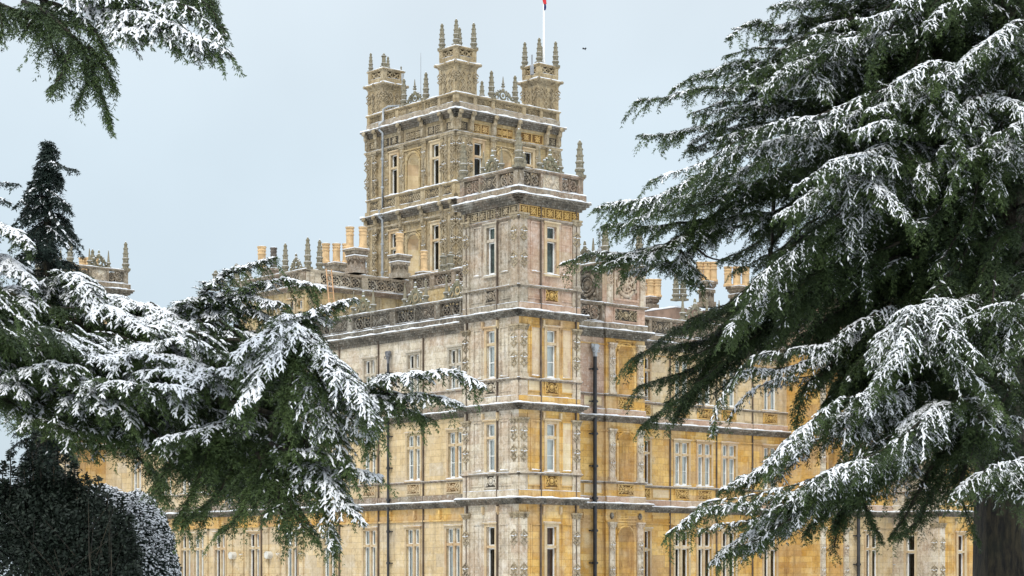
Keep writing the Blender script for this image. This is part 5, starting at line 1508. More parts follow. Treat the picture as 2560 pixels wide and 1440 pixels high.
    def build(self, root, needle='needle'):
        V = np.concatenate(self.leaves); tt = np.concatenate(self.tints)
        me = quads_mesh('foliage', V, tt, M[needle])
        o = bpy.data.objects.new('foliage', me); o.parent = root; COL.objects.link(o)
        o.matrix_parent_inverse = root.matrix_world.inverted()
        if self.snows:
            sm = snow_mesh('snow', np.concatenate(self.snows), M['snow'])
            s = bpy.data.objects.new('snow', sm); s.parent = o; COL.objects.link(s)
        if self.limbs.f:
            b = self.limbs.build('branches', M['bark'], root)
        open('/tmp/crowns.txt', 'a').write(f'{root.name} {len(V)} {sum(len(x) for x in self.snows)}\n')
        return o

def parse(sp):
    """'x,y,depth x,y,depth ...' measured on the photograph -> points"""
    out = []
    for tk in sp.split():
        a = [float(x) for x in tk.split(',')]
        out.append(tuple(at(a[0], a[1], a[2])))
    return out

def trunk(root, pts, rad, k=16):
    P = catmull(pts, 0.35); n = len(P)
    tr = np.linspace(0, 1, n)
    rr = np.interp(tr, np.linspace(0, 1, len(rad)), rad)
    mb = MB(); rows = []
    for i in range(n):
        rows.append([(P[i][0] + rr[i] * (1 + 0.09 * math.sin(5 * a + i * 0.15) + 0.04 * math.sin(11 * a - i * 0.3)) * math.cos(a), P[i][1] + rr[i] * (1 + 0.09 * math.sin(5 * a + i * 0.15)) * math.sin(a), P[i][2]) for a in [2 * math.pi * j / k for j in range(k)]])
    mb.grid(rows, 0, True, True)
    mb.face(rows[-1])
    return mb.build('trunk', M['bark'], root)

# world-space parts under a root at the origin keep their coordinates; the root sits at the foot of the trunk
def tree_root(name, x, y):
    o = empty(name, (0, 0, 0))
    return o

# ------------------------------------------------------------------ right-hand cedar
RX = at(2512, 1440, 40).x
right = tree_root('cedar_tree', RX, 40)
tag(right, 'huge snow-laden cedar filling the right side, its trunk at the right edge', 'tree')
trunk(right, [(RX + 0.1, 40, -0.1), (RX, 40, 1.5), (RX - 0.05, 40.1, 5), (RX + 0.15, 40, 9), (RX + 0.05, 40, 14), (RX, 40, 19)], [0.66, 0.47, 0.43, 0.40, 0.32, 0.14])
CR = Crown(3)
SPEC_R = [
 # spine | width droop snow
 # flat tiers reaching out to the left against the sky
 ("2300,60,40 2140,10,39.5 2040,10,39 1965,22,38.6", .55, .45, .55),
 ("2300,90,41 2130,40,40 1960,58,39 1880,62,38.7 1822,94,38.5", .62, .45, .6),
 ("2300,130,40 2120,90,39.6 1980,110,39 1860,180,38.6", .6, .5, .55),
 ("2320,170,41 2130,120,40 1960,142,39.4 1800,172,39 1685,212,38.8", .62, .45, .7),
 ("2350,130,39 2180,112,38.4 2050,128,37.8 1950,160,37.4 1860,205,37.2", .6, .6, .7),
 ("2320,220,40 2100,200,39.4 1900,214,38.8 1740,232,38.4 1598,247,38.2", .6, .4, .75),
 ("2330,280,41 2140,230,40 1950,262,39.2 1800,300,38.8 1690,325,38.6 1604,344,38.4", .6, .5, .6),
 ("2300,330,41 2080,270,40.3 1900,310,39.6 1760,340,39.2 1730,352,39", .5, .6, .5),
 ("2000,300,39 1900,320,38.4 1800,336,38", .5, .7, .5),
 # long diagonal bough
 ("2330,215,38 2250,222,37.4 2165,278,37 2040,325,36.8 1890,360,36.6 1780,420,36.5 1690,462,36.4 1590,498,36.4 1492,528,36.4", .75, .75, .75),
 ("2100,400,39 1950,440,38.6 1800,470,38.3 1660,505,38 1560,530,37.8", .65, .6, .45),
 ("2060,430,39.5 1880,500,38.8 1740,545,38.2 1610,572,37.8 1510,562,37.6", .7, .7, .35),
 ("1960,520,39.5 1850,545,38.8 1720,580,38.2 1610,630,37.9 1500,640,37.7 1408,650,37.6", .55, .45, .7),
 ("1720,590,38 1640,630,37.6 1540,650,37.4 1470,660,37.3", .5, .6, .65),
 ("1800,560,39 1720,640,38.4 1640,660,38.2 1560,680,38", .45, .7, .6),
 ("1700,620,38.2 1720,660,38 1740,700,37.9 1755,722,37.9", .5, .6, .5),
 ("1660,640,38.3 1690,680,38.2 1730,715,38.1", .45, .6, .45),
 # dark boughs behind
 ("2050,500,41 1960,560,40.5 1900,600,40 1840,630,39.8 1800,645,39.7", .6, .7, .15),
 ("2060,560,41 1980,620,40.5 1900,690,40 1850,740,39.8 1810,770,39.6", .7, .7, .2),
 ("2120,640,41 2000,700,40.4 1900,740,39.9 1800,782,39.5 1690,830,39.2 1585,888,39", .75, .6, .10),
 ("2050,720,41 1920,770,40.3 1800,830,39.8 1700,860,39.5 1640,875,39.3", .7, .7, .08),
 ("2000,760,41 1880,830,40.2 1790,890,39.8 1690,930,39.5 1600,962,39.3", .7, .7, .10),
 ("1960,800,40.6 1850,880,40 1770,950,39.7 1700,990,39.5 1650,1030,39.4 1608,1070,39.3", .6, .6, .10),
 ("1800,880,40 1740,960,39.8 1710,1000,39.7 1690,1050,39.6", .5, .5, .10),
 # snowy line sweeping down to the left from the middle
 ("2240,480,37.5 2120,560,37 2020,620,36.6 1950,685,36.3 1890,740,36.1 1840,790,36 1810,840,36", .85, .9, .6),
 ("2200,560,38 2080,610,37.5 1980,650,37.2 1890,700,37", .7, .9, .4),
 ("2250,640,38 2120,680,37.4 2020,740,37 1960,800,36.8 1920,850,36.7", .8, .95, .3),
 # arching fans in front
 ("2320,430,38 2230,442,37 2118,449,36.2 2035,480,35.8 1985,510,35.6 1943,530,35.5", .7, 1.0, .85),
 ("2230,442,37 2170,455,36.2 2220,485,35.8 2262,520,35.6 2284,545,35.5", .6, 1.0, .85),
 ("2330,370,38 2250,362,37 2191,368,36.3 2120,390,36 2066,424,35.8", .65, 1.0, .8),
 ("2250,364,37 2270,392,36.4 2300,420,36.2 2330,470,36", .6, 1.0, .7),
 ("2450,200,38.5 2380,200,37.5 2290,214,36.6 2230,245,36.2 2170,283,36", .75, 1.0, .9),
 ("2380,200,37.5 2310,222,36.6 2350,290,36 2385,340,35.8 2410,385,35.7", .6, 1.0, .8),
 ("2280,70,39 2210,76,38 2154,88,37.4 2100,110,37 2050,140,36.8", .6, .9, .75),
 ("2400,30,39 2300,36,38 2220,44,37.4 2170,60,37", .6, .9, .7),
 ("2480,10,38 2400,6,37.2 2350,30,36.7 2320,70,36.5", .6, .9, .6),
 ("2560,60,38 2520,105,37 2470,112,36.4 2420,140,36 2380,170,35.8 2336,184,35.6", .75, 1.0, .9),
 ("2520,105,37 2540,120,36.6 2575,170,36.4", .6, 1.0, .8),
 ("2500,230,37 2450,240,36.4 2424,250,36.1 2400,290,35.9 2385,330,35.8", .45, 1.0, .8),
 ("2430,245,36.4 2450,290,36 2470,350,35.8", .4, 1.0, .7),
 ("2480,250,37 2515,240,36.3 2550,265,36 2590,310,35.9", .55, 1.0, .85),
 ("2560,340,37 2500,350,36.4 2455,364,36 2420,390,35.8 2380,430,35.7", .55, 1.0, .85),
 ("2500,355,36.4 2530,375,36 2570,372,35.8 2620,380,35.6", .5, 1.0, .8),
 ("2420,330,38 2380,372,37 2330,400,36.4 2300,440,36.2", .6, 1.0, .7),
 ("2540,400,37 2440,400,36.3 2400,440,36 2370,480,35.9", .6, 1.0, .6),
 ("2460,400,36.6 2480,440,36.2 2500,480,36", .5, 1.0, .6),
 ("2180,330,38.4 2110,350,37.6 2040,352,37 1960,352,36.6 1900,372,36.4", .6, .9, .75),
 ("2140,170,38.4 2060,148,37.6 1990,160,37 1940,190,36.7 1905,230,36.6", .6, .9, .8),
 ("2020,160,37.4 2040,190,37 2070,240,36.8", .5, .9, .7),
 # bare-ish arching bough across the right wing
 ("2260,770,39 2180,820,38 2107,856,37.4 2030,895,37 1945,918,36.7 1880,930,36.5 1836,955,36.4 1795,1010,36.3 1786,1082,36.3", .42, 1.1, .85),
 ("2110,860,37.6 2060,930,37.2 2010,980,37 1990,1060,36.9", .55, 1.2, .25),
 ("2150,850,38 2120,940,37.6 2090,1000,37.4 2070,1060,37.3", .6, 1.2, .2),
 # big fan, lower right
 ("2420,760,37.5 2330,790,36.4 2252,802,35.6 2240,860,35.2 2210,930,35 2170,985,34.9 2140,1020,34.8", .75, 1.0, .9),
 ("2330,790,36.4 2300,815,35.7 2360,870,35.3 2420,930,35.1 2480,995,35", .75, 1.0, .85),
 ("2300,800,36 2222,830,35.5 2190,870,35.3 2175,905,35.2", .5, 1.0, .7),
 ("2560,760,37 2500,780,36.2 2452,790,35.7 2400,810,35.5 2360,840,35.4", .6, 1.0, .8),
 ("2500,785,36.2 2540,800,35.7 2570,850,35.5 2600,900,35.4", .6, 1.0, .8),
 ("2560,860,36.5 2520,840,36 2500,870,35.8 2540,940,35.6", .5, 1.0, .7),
 # lower left arcs
 ("2280,1000,37 2190,1015,36 2107,1034,35.3 2050,1055,35 2002,1083,34.8 1955,1125,34.6 1918,1166,34.5", .75, .95, .95),
 ("2160,1020,35.8 2130,1050,35.3 2150,1100,35 2165,1150,34.9", .5, 1.0, .85),
 ("2030,1090,36 1960,1140,35.5 1880,1185,35.2 1800,1222,35", .5, .6, .75),
 ("1980,1140,36 1910,1180,35.6 1850,1190,35.4", .45, .7, .8),
 ("2300,1080,37 2200,1110,36.2 2120,1170,35.6 2050,1230,35.3", .6, 1.0, .7),
 # lowest long boughs
 ("2540,1080,37 2420,1020,36.4 2330,1050,35.8 2240,1110,35.2 2130,1180,34.8 2000,1225,34.5 1850,1256,34.3 1750,1288,34.2 1678,1330,34.1", .7, .7, .85),
 ("2200,1150,35.8 2080,1210,35.2 1960,1275,34.8 1850,1340,34.5 1778,1408,34.4", .6, .6, .75),
 ("2060,1230,35.4 1960,1310,35 1880,1350,34.8 1800,1380,34.7", .5, .7, .6),
 ("2300,1100,36.5 2190,1170,36 2120,1230,35.7 2060,1290,35.5", .6, 1.0, .5),
 ("2400,1010,36.4 2340,1005,35.6 2290,1040,35.2 2240,1085,35", .55, 1.0, .8),
 ("2400,1010,36.4 2440,1030,35.8 2490,1070,35.5", .5, 1.0, .7),
 ("2600,1150,36.4 2520,1170,35.6 2450,1190,35.1 2400,1225,34.9 2380,1250,34.8", .6, 1.0, .7),
 ("2560,1180,36 2540,1210,35.5 2560,1260,35.2", .5, 1.0, .5),
 ("2250,1150,36.8 2170,1220,36.4 2120,1270,36.2 2090,1320,36.1", .5, .9, .15),
 ("2330,1170,36.8 2290,1240,36.4 2260,1290,36.2 2230,1330,36.1", .5, .9, .12),
 ("2420,1150,37 2400,1230,36.6 2420,1290,36.4 2445,1340,36.3", .45, .9, .1),
 ("2360,1190,37 2320,1250,36.6 2290,1300,36.5 2240,1340,36.4", .45, .9, .1),
 ("2180,1190,36.6 2160,1250,36.4 2180,1300,36.3 2205,1345,36.2", .4, .9, .12),
 ("2100,1210,36.4 2060,1270,36.2 2030,1300,36.1 2015,1330,36", .4, .9, .15),
 # drooping shelves that close the middle of the crown
 ("2330,600,40 2230,640,39.4 2130,700,38.8 2060,770,38.4 2020,840,38.2", .75, .9, .25),
 ("2330,660,40 2220,700,39.2 2130,760,38.6 2060,830,38.3 2030,880,38.2", .8, .9, .2),
 ("2350,720,39.5 2260,750,38.8 2170,810,38.2 2090,880,37.9 2050,940,37.8", .75, .9, .15),
 ("2300,560,40.4 2170,600,39.8 2060,660,39.3 1985,730,39 1950,790,38.9", .75, .9, .2),
 ("2350,790,39 2250,850,38.2 2160,920,37.7 2100,990,37.5", .8, .9, .15),
 ("2380,850,38.6 2290,900,37.8 2200,960,37.3 2150,1040,37.1", .8, .9, .2),
 ("2420,900,38.4 2340,950,37.4 2280,1010,37 2240,1070,36.9", .75, .9, .2),
 ("2480,560,39.5 2400,580,38.4 2330,640,37.8 2290,700,37.6", .75, .9, .3),
 ("2520,600,39 2460,640,38 2420,700,37.6 2390,760,37.5", .7, .9, .2),
 ("2480,1000,38 2420,1080,37.2 2360,1130,36.9 2330,1190,36.8", .75, .9, .2),
 ("2300,860,38.6 2200,880,37.8 2120,930,37.4 2060,1010,37.2", .7, .9, .3),
 ("2150,760,38.4 2060,800,38 1990,850,37.8 1950,900,37.7", .6, .9, .15),
 ("2120,1230,36.4 2100,1290,36.2 2090,1340,36.1 2085,1372,36", .35, .9, .15),
]
rs0 = np.random.default_rng(77)
for spec, w, dp, sn in SPEC_R:
    CR.bough(parse(spec), w, dp * 0.75, sn * 0.9, 0.05, 0.085, 1.0, hang=0.35, tint=0.42 + 0.1 * (sn > .5))
    P = np.array(parse(spec)); L_ = np.linalg.norm(P[-1] - P[0])
    tipx, tipy = [float(v) for v in spec.split()[-1].split(',')[:2]]
    if L_ > 2.2 and not (tipx < 1780 and 600 < tipy < 740):
        for s2 in (-1, 1):
            o_ = np.array([rs0.uniform(-.1, .35), -s2 * rs0.uniform(.35, .8), s2 * rs0.uniform(.08, .26)])
            Q = P[:-1] if len(P) > 4 else np.vstack([P[:-1], P[-2] * 0.4 + P[-1] * 0.6])
            CR.bough(Q + o_, w * 0.75, dp, sn * 0.75, 0.03, 0.085, 0.72, hang=0.25, tint=0.40)
# inner mass: whorls of dark boughs round the trunk, kept inside the outline of the crown
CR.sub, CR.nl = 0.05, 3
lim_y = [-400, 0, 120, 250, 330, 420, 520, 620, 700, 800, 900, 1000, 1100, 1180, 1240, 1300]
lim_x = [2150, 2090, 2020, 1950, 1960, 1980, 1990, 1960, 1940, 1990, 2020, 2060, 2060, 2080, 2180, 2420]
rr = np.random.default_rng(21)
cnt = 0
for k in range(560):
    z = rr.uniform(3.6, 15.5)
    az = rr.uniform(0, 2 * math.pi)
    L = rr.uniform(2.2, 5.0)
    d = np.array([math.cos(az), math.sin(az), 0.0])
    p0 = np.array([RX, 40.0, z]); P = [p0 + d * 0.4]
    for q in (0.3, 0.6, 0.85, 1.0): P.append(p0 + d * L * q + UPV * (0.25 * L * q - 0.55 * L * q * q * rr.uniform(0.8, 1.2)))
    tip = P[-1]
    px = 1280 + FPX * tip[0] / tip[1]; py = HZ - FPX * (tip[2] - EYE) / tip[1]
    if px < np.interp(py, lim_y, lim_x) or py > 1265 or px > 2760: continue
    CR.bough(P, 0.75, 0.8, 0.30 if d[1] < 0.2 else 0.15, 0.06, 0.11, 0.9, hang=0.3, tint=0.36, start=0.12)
    cnt += 1
print('fill boughs', cnt)
# heavy limbs
for spec, r0 in (("2505,640,40 2440,560,39.6 2330,430,39 2250,340,38.6 2200,280,38.4", .16), ("2505,820,40 2380,830,39.4 2250,860,38.8 2110,860,38", .15), ("2505,500,40 2300,420,40 2050,500,40.3 1935,600,40.2 1925,640,40.2", .10),
                 ("2505,260,40 2350,160,40 2180,120,40 2050,100,39.6", .13), ("2505,1100,40 2380,1060,38.8 2250,1110,36.8", .14), ("2500,760,40 2480,640,39 2440,690,37.4 2455,760,37", .07), ("1740,530,38.3 1730,600,38.3 1765,640,38.2 1800,650,38.2", .035), ("1935,470,39.8 1932,560,39.8 1928,650,39.9", .05)):
    P = catmull(parse(spec), 0.3); n = len(P)
    CR.limbs.tube([tuple(p) for p in P], [max(0.012, r0 * (1 - 0.75 * i / n)) for i in range(n)], 7)
CR.build(right)

# ------------------------------------------------------------------ left-hand cedar: the trunk stands outside the picture
LX = at(-260, 1440, 34).x
left = tree_root('cedar_tree', LX, 34)
tag(left, 'broad snow-laden cedar at the left whose low boughs hang in front of the castle', 'tree')
trunk(left, [(LX, 34, -0.1), (LX, 34, 1.5), (LX + 0.1, 34, 6), (LX, 34, 12), (LX, 34, 18)], [0.8, 0.6, 0.5, 0.4, 0.12])
CL = Crown(5, leaf=0.125, lw=0.0064, snow_l=0.115, snow_w=0.0205, sub=0.032, nlen=0.052)
SPEC_L = [
 # ridge line against the sky
 ("-60,560,33 10,575,32 50,592,31.6 75,612,31.4", .5, .8, 1.0),
 ("-60,640,33 20,655,32 60,690,31.6 80,715,31.4", .5, .8, 1.0),
 ("-40,700,33 40,730,32 70,760,31.5 80,800,31.3", .6, .9, .95),
 ("60,760,33.5 130,700,33 175,690,32.6 215,720,32.2 240,770,32 225,800,31.8", .6, .8, .95),
 ("60,720,33.4 150,730,32.8 260,760,32.2 340,800,31.8 380,830,31.6", .6, .8, .95),
 ("200,740,33.4 300,758,32.8 390,770,32.4 450,800,32 520,850,31.7", .65, .8, 1.0),
 ("250,860,33.6 330,800,33 420,770,32.6 490,742,32.4 560,700,32.2 620,672,32 682,650,31.9", .55, .6, 1.0),
 ("300,860,33.4 420,800,32.8 540,740,32.4 640,718,32.2 740,710,32 802,714,31.9", .5, .7, 1.0),
 ("400,840,33 520,790,32.6 600,770,32.3 660,780,32.1 690,806,32", .55, .8, .8),
 ("480,790,32.8 560,740,32.4 620,740,32.2 690,760,32 720,770,31.9", .5, .8, .75),
 ("420,900,33 520,850,32.4 580,830,32.1 640,838,32 672,850,31.9", .5, .8, .8),
 ("330,800,32.6 400,790,32.2 440,830,31.8 480,870,31.5 500,910,31.3", .65, .9, 1.0),
 ("380,770,32.6 420,810,32 450,870,31.5 470,930,31.2", .6, .9, 1.0),
 # middle tiers
 ("-60,800,32 40,810,31.4 130,830,31 220,880,30.7 262,905,30.5", .65, .9, .8),
 ("-60,880,31.6 20,920,31 80,930,30.6 150,915,30.3 220,930,30.1", .6, .8, 1.0),
 ("-60,940,31.5 30,960,30.9 70,1000,30.6", .55, .9, .9),
 ("130,1000,31.4 200,930,31 280,890,30.6 350,880,30.3 420,900,30.1", .6, .8, 1.0),
 ("150,1010,31 230,985,30.4 300,960,30 400,955,29.7 480,975,29.5", .65, .9, 1.0),
 ("60,960,31 110,930,30.5 190,940,30.2 240,990,30 262,1030,29.9", .55, .9, .95),
 ("260,900,32 350,880,31.2 430,890,30.7 510,930,30.3 560,990,30", .65, .9, .95),
 ("230,880,32.4 330,860,31.6 420,850,31.1 500,870,30.8 560,900,30.6", .6, .8, 1.0),
 ("320,960,31 380,930,30.4 440,925,30.1 500,950,29.9", .55, .9, 1.0),
 ("200,1020,31 260,1000,30.4 310,1020,30.1 330,1070,29.9", .55, .9, .9),
 ("360,1000,30.8 420,985,30.2 470,1010,29.9 490,1060,29.8", .55, .9, .85),
 ("440,1000,30.6 500,960,30.1 560,930,29.8 600,940,29.6", .55, .9, .95),
 # the big tent-shaped fan
 ("640,900,32 700,830,30.8 737,802,30 700,850,29.5 650,920,29.2 610,980,29 580,1020,28.9", .75, .95, .95),
 ("700,830,30.6 737,806,30 800,860,29.5 850,920,29.2 900,985,29 938,1065,28.9", .75, .95, .95),
 ("737,806,30 690,830,29.7 630,855,29.5 590,880,29.4", .5, .9, 1.0),
 ("720,840,30.2 770,790,30 830,765,29.8 884,740,29.7", .42, .7, 1.0),
 ("700,840,30.4 660,880,29.8 620,900,29.5 600,940,29.3", .6, .9, .9),
 ("737,810,29.9 735,880,29.5 730,960,29.3 720,1040,29.2", .8, 1.0, .08),
 ("760,850,29.9 790,930,29.5 810,1010,29.3 815,1090,29.2", .7, 1.0, .45),
 ("800,860,29.8 860,950,29.5 900,1040,29.3 925,1100,29.2", .5, .9, .7),
 # long arm reaching right
 ("780,960,31 880,958,30 980,945,29.5 1080,938,29.2 1150,942,29.1 1208,955,29", .5, .95, 1.0),
 ("860,990,30.6 960,975,29.8 1050,990,29.4 1110,1008,29.2 1150,1018,29.1", .45, .95, 1.0),
 ("840,980,30.6 920,1000,30 990,1020,29.7 1050,1040,29.5 1085,1052,29.4", .45, 1.0, .45),
 ("880,985,30 940,1000,29.6 980,1030,29.4", .45, 1.0, .7),
 # hanging lower curtains, mostly green
 ("640,1060,30.8 560,1055,30.1 480,1075,29.7 395,1112,29.5", .5, .9, .75),
 ("560,1090,30.8 480,1110,30.3 430,1160,30 400,1210,29.9 420,1260,29.8", .6, .9, .25),
 ("620,1050,30.6 600,1120,30.2 560,1200,30 510,1260,29.9 470,1300,29.8", .7, .9, .15),
 ("680,1050,30.4 660,1140,30 640,1220,29.8 600,1290,29.7 560,1320,29.6", .7, .9, .12),
 ("720,1060,30.2 720,1150,29.8 720,1230,29.6 740,1300,29.5 790,1350,29.4", .7, .9, .2),
 ("760,1080,30 780,1170,29.6 800,1250,29.4 825,1320,29.3 835,1368,29.3", .5, .8, .3),
 ("740,1120,30.4 820,1160,29.8 880,1175,29.5 944,1190,29.4", .5, .9, .75),
 ("760,1140,30 820,1190,29.6 860,1240,29.4 905,1292,29.3", .5, .9, .55),
 ("700,1150,30 760,1200,29.6 800,1210,29.5 850,1205,29.4", .45, .9, .6),
 ("560,1060,30.4 520,1140,30 490,1200,29.9 440,1290,29.8", .65, .9, .15),
 ("640,1130,30 690,1210,29.7 700,1270,29.6 720,1340,29.5", .5, .9, .2),
 ("800,1020,30 830,1080,29.6 860,1130,29.4 880,1170,29.3", .5, .9, .3),
 ("600,1000,30.4 560,1060,30 520,1110,29.8", .6, .9, .3),
 ("680,1100,29.9 740,1130,29.5 790,1140,29.3 850,1160,29.2", .45, .9, .35),
 # dark underside at the left
 ("-20,960,31.6 60,1030,31 120,1060,30.7 180,1090,30.5", .55, .9, .25),
 ("80,990,31.4 160,1050,30.9 230,1080,30.6 300,1110,30.4", .6, .9, .35),
 ("180,1000,31.4 280,1060,30.8 350,1100,30.5 400,1130,30.3", .65, .9, .45),
 ("300,1020,31 380,1070,30.5 430,1120,30.2 460,1170,30.1", .65, .9, .3),
 ("200,1040,31 230,1100,30.7 240,1150,30.6", .4, .9, .3),
 ("260,1080,31.6 330,1120,31.2 380,1170,31 420,1220,30.9", .4, .8, .35),
]
for spec, w, dp, sn in SPEC_L:
    CL.bough(parse(spec), w, dp * 0.6, min(1.0, sn * 1.08 + 0.04), 0.045, 0.085, 1.0, hang=0.4, tint=0.42 if sn > .5 else 0.58)
# inner boughs so that the mass is not see-through
def inside(px, py):
    up = np.interp(px, [-100, 60, 150, 300, 420, 560, 640, 700, 740, 800, 860, 920], [620, 720, 760, 800, 830, 800, 800, 860, 850, 900, 960, 1020])
    lo = np.interp(px, [-100, 0, 60, 150, 250, 380, 430, 560, 700, 830, 900], [960, 985, 1010, 1060, 1080, 1110, 1220, 1260, 1270, 1240, 1130])
    return up < py < lo
rl = np.random.default_rng(5); cnt = 0
for k in range(900):
    px, py = rl.uniform(-60, 900), rl.uniform(640, 1280)
    Y = rl.uniform(31.0, 34.0)
    if not inside(px, py): continue
    az = rl.uniform(-0.9, 0.6); L = rl.uniform(1.0, 1.9)
    d = np.array([math.cos(az), math.sin(az) * -1.0, 0.0])
    tip = np.array(at(px, py, Y)); P = [tip - d * L * (1 - q) + UPV * (0.45 * L * (1 - q) ** 1.5) * 0.6 for q in (0, 0.35, 0.7, 1.0)]
    st = P[0]; sx, sy = 1280 + FPX * st[0] / st[1], HZ - FPX * (st[2] - EYE) / st[1]
    if not (inside(sx, sy + 30) or sx < 0): continue
    CL.bough(P, 0.55, 0.7, 0.42, 0.03, 0.1, 0.9, hang=0.35, tint=0.42)
    cnt += 1
    if cnt > 190: break
# upper bough hanging into the top left corner
SPEC_T = [
 ("-200,-60,28 -60,0,27.4 40,20,27 110,30,26.7 180,45,26.5", .5, .9, .15),
 ("60,10,27 140,40,26.6 190,90,26.4 215,150,26.3 240,220,26.2 262,280,26.2 270,318,26.2", .42, .6, .12),
 ("100,10,27 160,30,26.7 230,60,26.5 262,110,26.4 285,145,26.3", .42, .7, .2),
 ("130,20,26.8 120,70,26.6 130,120,26.5 150,150,26.4", .42, .8, .1),
 ("40,10,27 70,40,26.8 62,80,26.7", .35, .8, .1),
 ("190,90,26.4 165,170,26.3 140,210,26.2 125,228,26.2", .35, .7, .08),
 ("200,150,26.3 215,200,26.2 190,250,26.2", .35, .7, .08),
 ("220,120,26.4 260,180,26.3 280,220,26.3", .35, .7, .1),
 ("180,-20,27 280,20,26.6 360,40,26.3 420,60,26.1 470,90,26 540,115,25.9 578,130,25.9", .42, .7, .7),
 ("240,-30,27 340,10,26.6 440,20,26.3 520,60,26.1 560,100,26", .42, .8, .5),
 ("380,-40,26.8 470,-20,26.4 520,10,26.2 545,50,26.1 560,85,26", .42, .9, .35),
 ("250,20,26.7 300,60,26.4 350,85,26.2 385,95,26.1", .36, .7, .6),
 ("330,40,26.5 400,80,26.2 430,110,26.1 445,125,26.1", .32, .8, .5),
 ("420,60,26.3 480,95,26.1 520,120,26 545,130,26", .32, .8, .5),
 ("260,-60,27 300,-10,26.7 330,30,26.5", .45, .8, .5),
 ("-40,-10,27.2 0,30,27 10,60,26.9 5,80,26.9", .3, .7, .05),
 ("440,-60,26.8 500,-30,26.5 530,10,26.3", .45, .9, .4),
 ("120,-60,27 200,-30,26.8 300,0,26.6 380,10,26.5", .5, .8, .5),
]
for spec, w, dp, sn in SPEC_T:
    CL.bough(parse(spec), w, dp, sn, 0.04, 0.075, 1.0, hang=0.3, tint=0.40, lift=0.0)
for spec, r0 in (("-260,-300,34 -120,-120,30 40,-10,27.2 180,-20,26.9 330,-40,26.8", .14), ("-260,500,34 -80,700,33 150,800,32.6 350,850,32.4 600,850,31.6", .16), ("-260,700,34 -20,880,32 250,950,31.4 550,1000,30.8 700,1040,30.4", .15), ("-260,400,34 -60,540,33.4 40,600,32.6", .08)):
    P = catmull(parse(spec), 0.3); n = len(P)
    CL.limbs.tube([tuple(p) for p in P], [max(0.012, r0 * (1 - 0.8 * i / n)) for i in range(n)], 7)
CL.build(left)

# ------------------------------------------------------------------ narrow conifer behind the left cedar
SP = at(118, 366, 58.0)
spire = tree_root('conifer_tree', SP.x, 58)
tag(spire, 'narrow dark spire-shaped conifer rising behind the left cedar', 'tree')
trunk(spire, [(SP.x, 58, -0.1), (SP.x, 58, 4), (SP.x, 58, 9), (SP.x + 0.02, 58, SP.z - 0.25)], [0.36, 0.3, 0.2, 0.03], 10)
CS = Crown(9, leaf=0.2, lw=0.014, snow_l=0.15, snow_w=0.03, nlen=0.10, nl=2, sub=0.08)
rs = np.random.default_rng(9)
zz = SP.z - 0.1
while zz > 4.0:
    dpt = SP.z - zz
    R = min(0.92, 0.14 + 0.34 * dpt ** 0.9)
    for k in range(7 if dpt > 0.6 else 5):
        az = rs.uniform(0, 2 * math.pi); L = R * rs.uniform(0.75, 1.15)
        d = np.array([math.cos(az), math.sin(az), 0]); b0 = np.array([SP.x, 58.0, zz + rs.uniform(-.1, .1)])
        CS.bough([b0, b0 + d * L * 0.4 + UPV * 0.06 * L, b0 + d * L * 0.75 - UPV * 0.10 * L, b0 + d * L - UPV * 0.34 * L], 0.26 + 0.16 * R, 0.6, 0.24, 0.02, 0.12, 1.0, hang=0.2, tint=0.30, ang=(25, 55))
    zz -= 0.26
for y0, x1, y1 in ((405, 190, 422), (470, 170, 510), (520, 160, 585), (560, 168, 612), (455, 40, 520), (500, 20, 570)):
    b0 = np.array(at(112, y0, 57.6)); e0 = np.array(at(x1, y1, 57.2))
    CS.bough([b0, b0 * 0.5 + e0 * 0.5 + UPV * 0.05, e0], 0.26, 0.5, 0.35, 0.02, 0.1, 1.0, hang=0.2, tint=0.3, ang=(25, 50))
for k in range(5):
    b0 = np.array([SP.x, 58.0, SP.z - 0.35]); a = k * 1.3
    CS.bough([b0, b0 + np.array([0.06 * math.cos(a), 0.06 * math.sin(a), 0.25]), b0 + np.array([0.12 * math.cos(a), 0.12 * math.sin(a), 0.40])], 0.16, 0.7, 0.3, 0.015, 0.08, 1.0, hang=0, tint=0.3, ang=(20, 45))
CS.build(spire, 'needle_blue')
# a second one, only its edge shows at the left border
e2 = tree_root('conifer_tree', -16.0, 56)
tag(e2, 'dark conifer at the left border of which only a few branch tips show', 'tree')
E2X = at(-140, 1440, 55).x
trunk(e2, [(E2X, 55, -0.1), (E2X, 55, 5), (E2X, 55, 13.2)], [0.35, 0.28, 0.03], 10)
CE = Crown(10, leaf=0.2, lw=0.014, snow_l=0.15, snow_w=0.03, nlen=0.10, nl=2, sub=0.08)
for k in range(70):
    z = rs.uniform(5, 12.8); az = rs.uniform(0, 2 * math.pi); R = min(1.25, 0.2 + 0.5 * (13.2 - z))
    d = np.array([math.cos(az), math.sin(az), 0]); b0 = np.array([E2X, 55.0, z])
    CE.bough([b0, b0 + d * R * 0.5 + UPV * 0.05, b0 + d * R - UPV * 0.3 * R], 0.4, 0.6, 0.3, 0.02, 0.12, 1.0, hang=0.2, tint=0.3)
for y0, x1, y1 in ((452, 44, 466), (480, 22, 505), (545, 10, 560)):
    b0 = np.array(at(-120, y0, 55)); e0 = np.array(at(x1, y1, 54.6))
    CE.bough([b0, b0 * 0.5 + e0 * 0.5 + UPV * 0.1, e0], 0.3, 0.5, 0.3, 0.02, 0.1, 1.0, hang=0.2, tint=0.3, ang=(25, 50))
CE.build(e2, 'needle_blue')

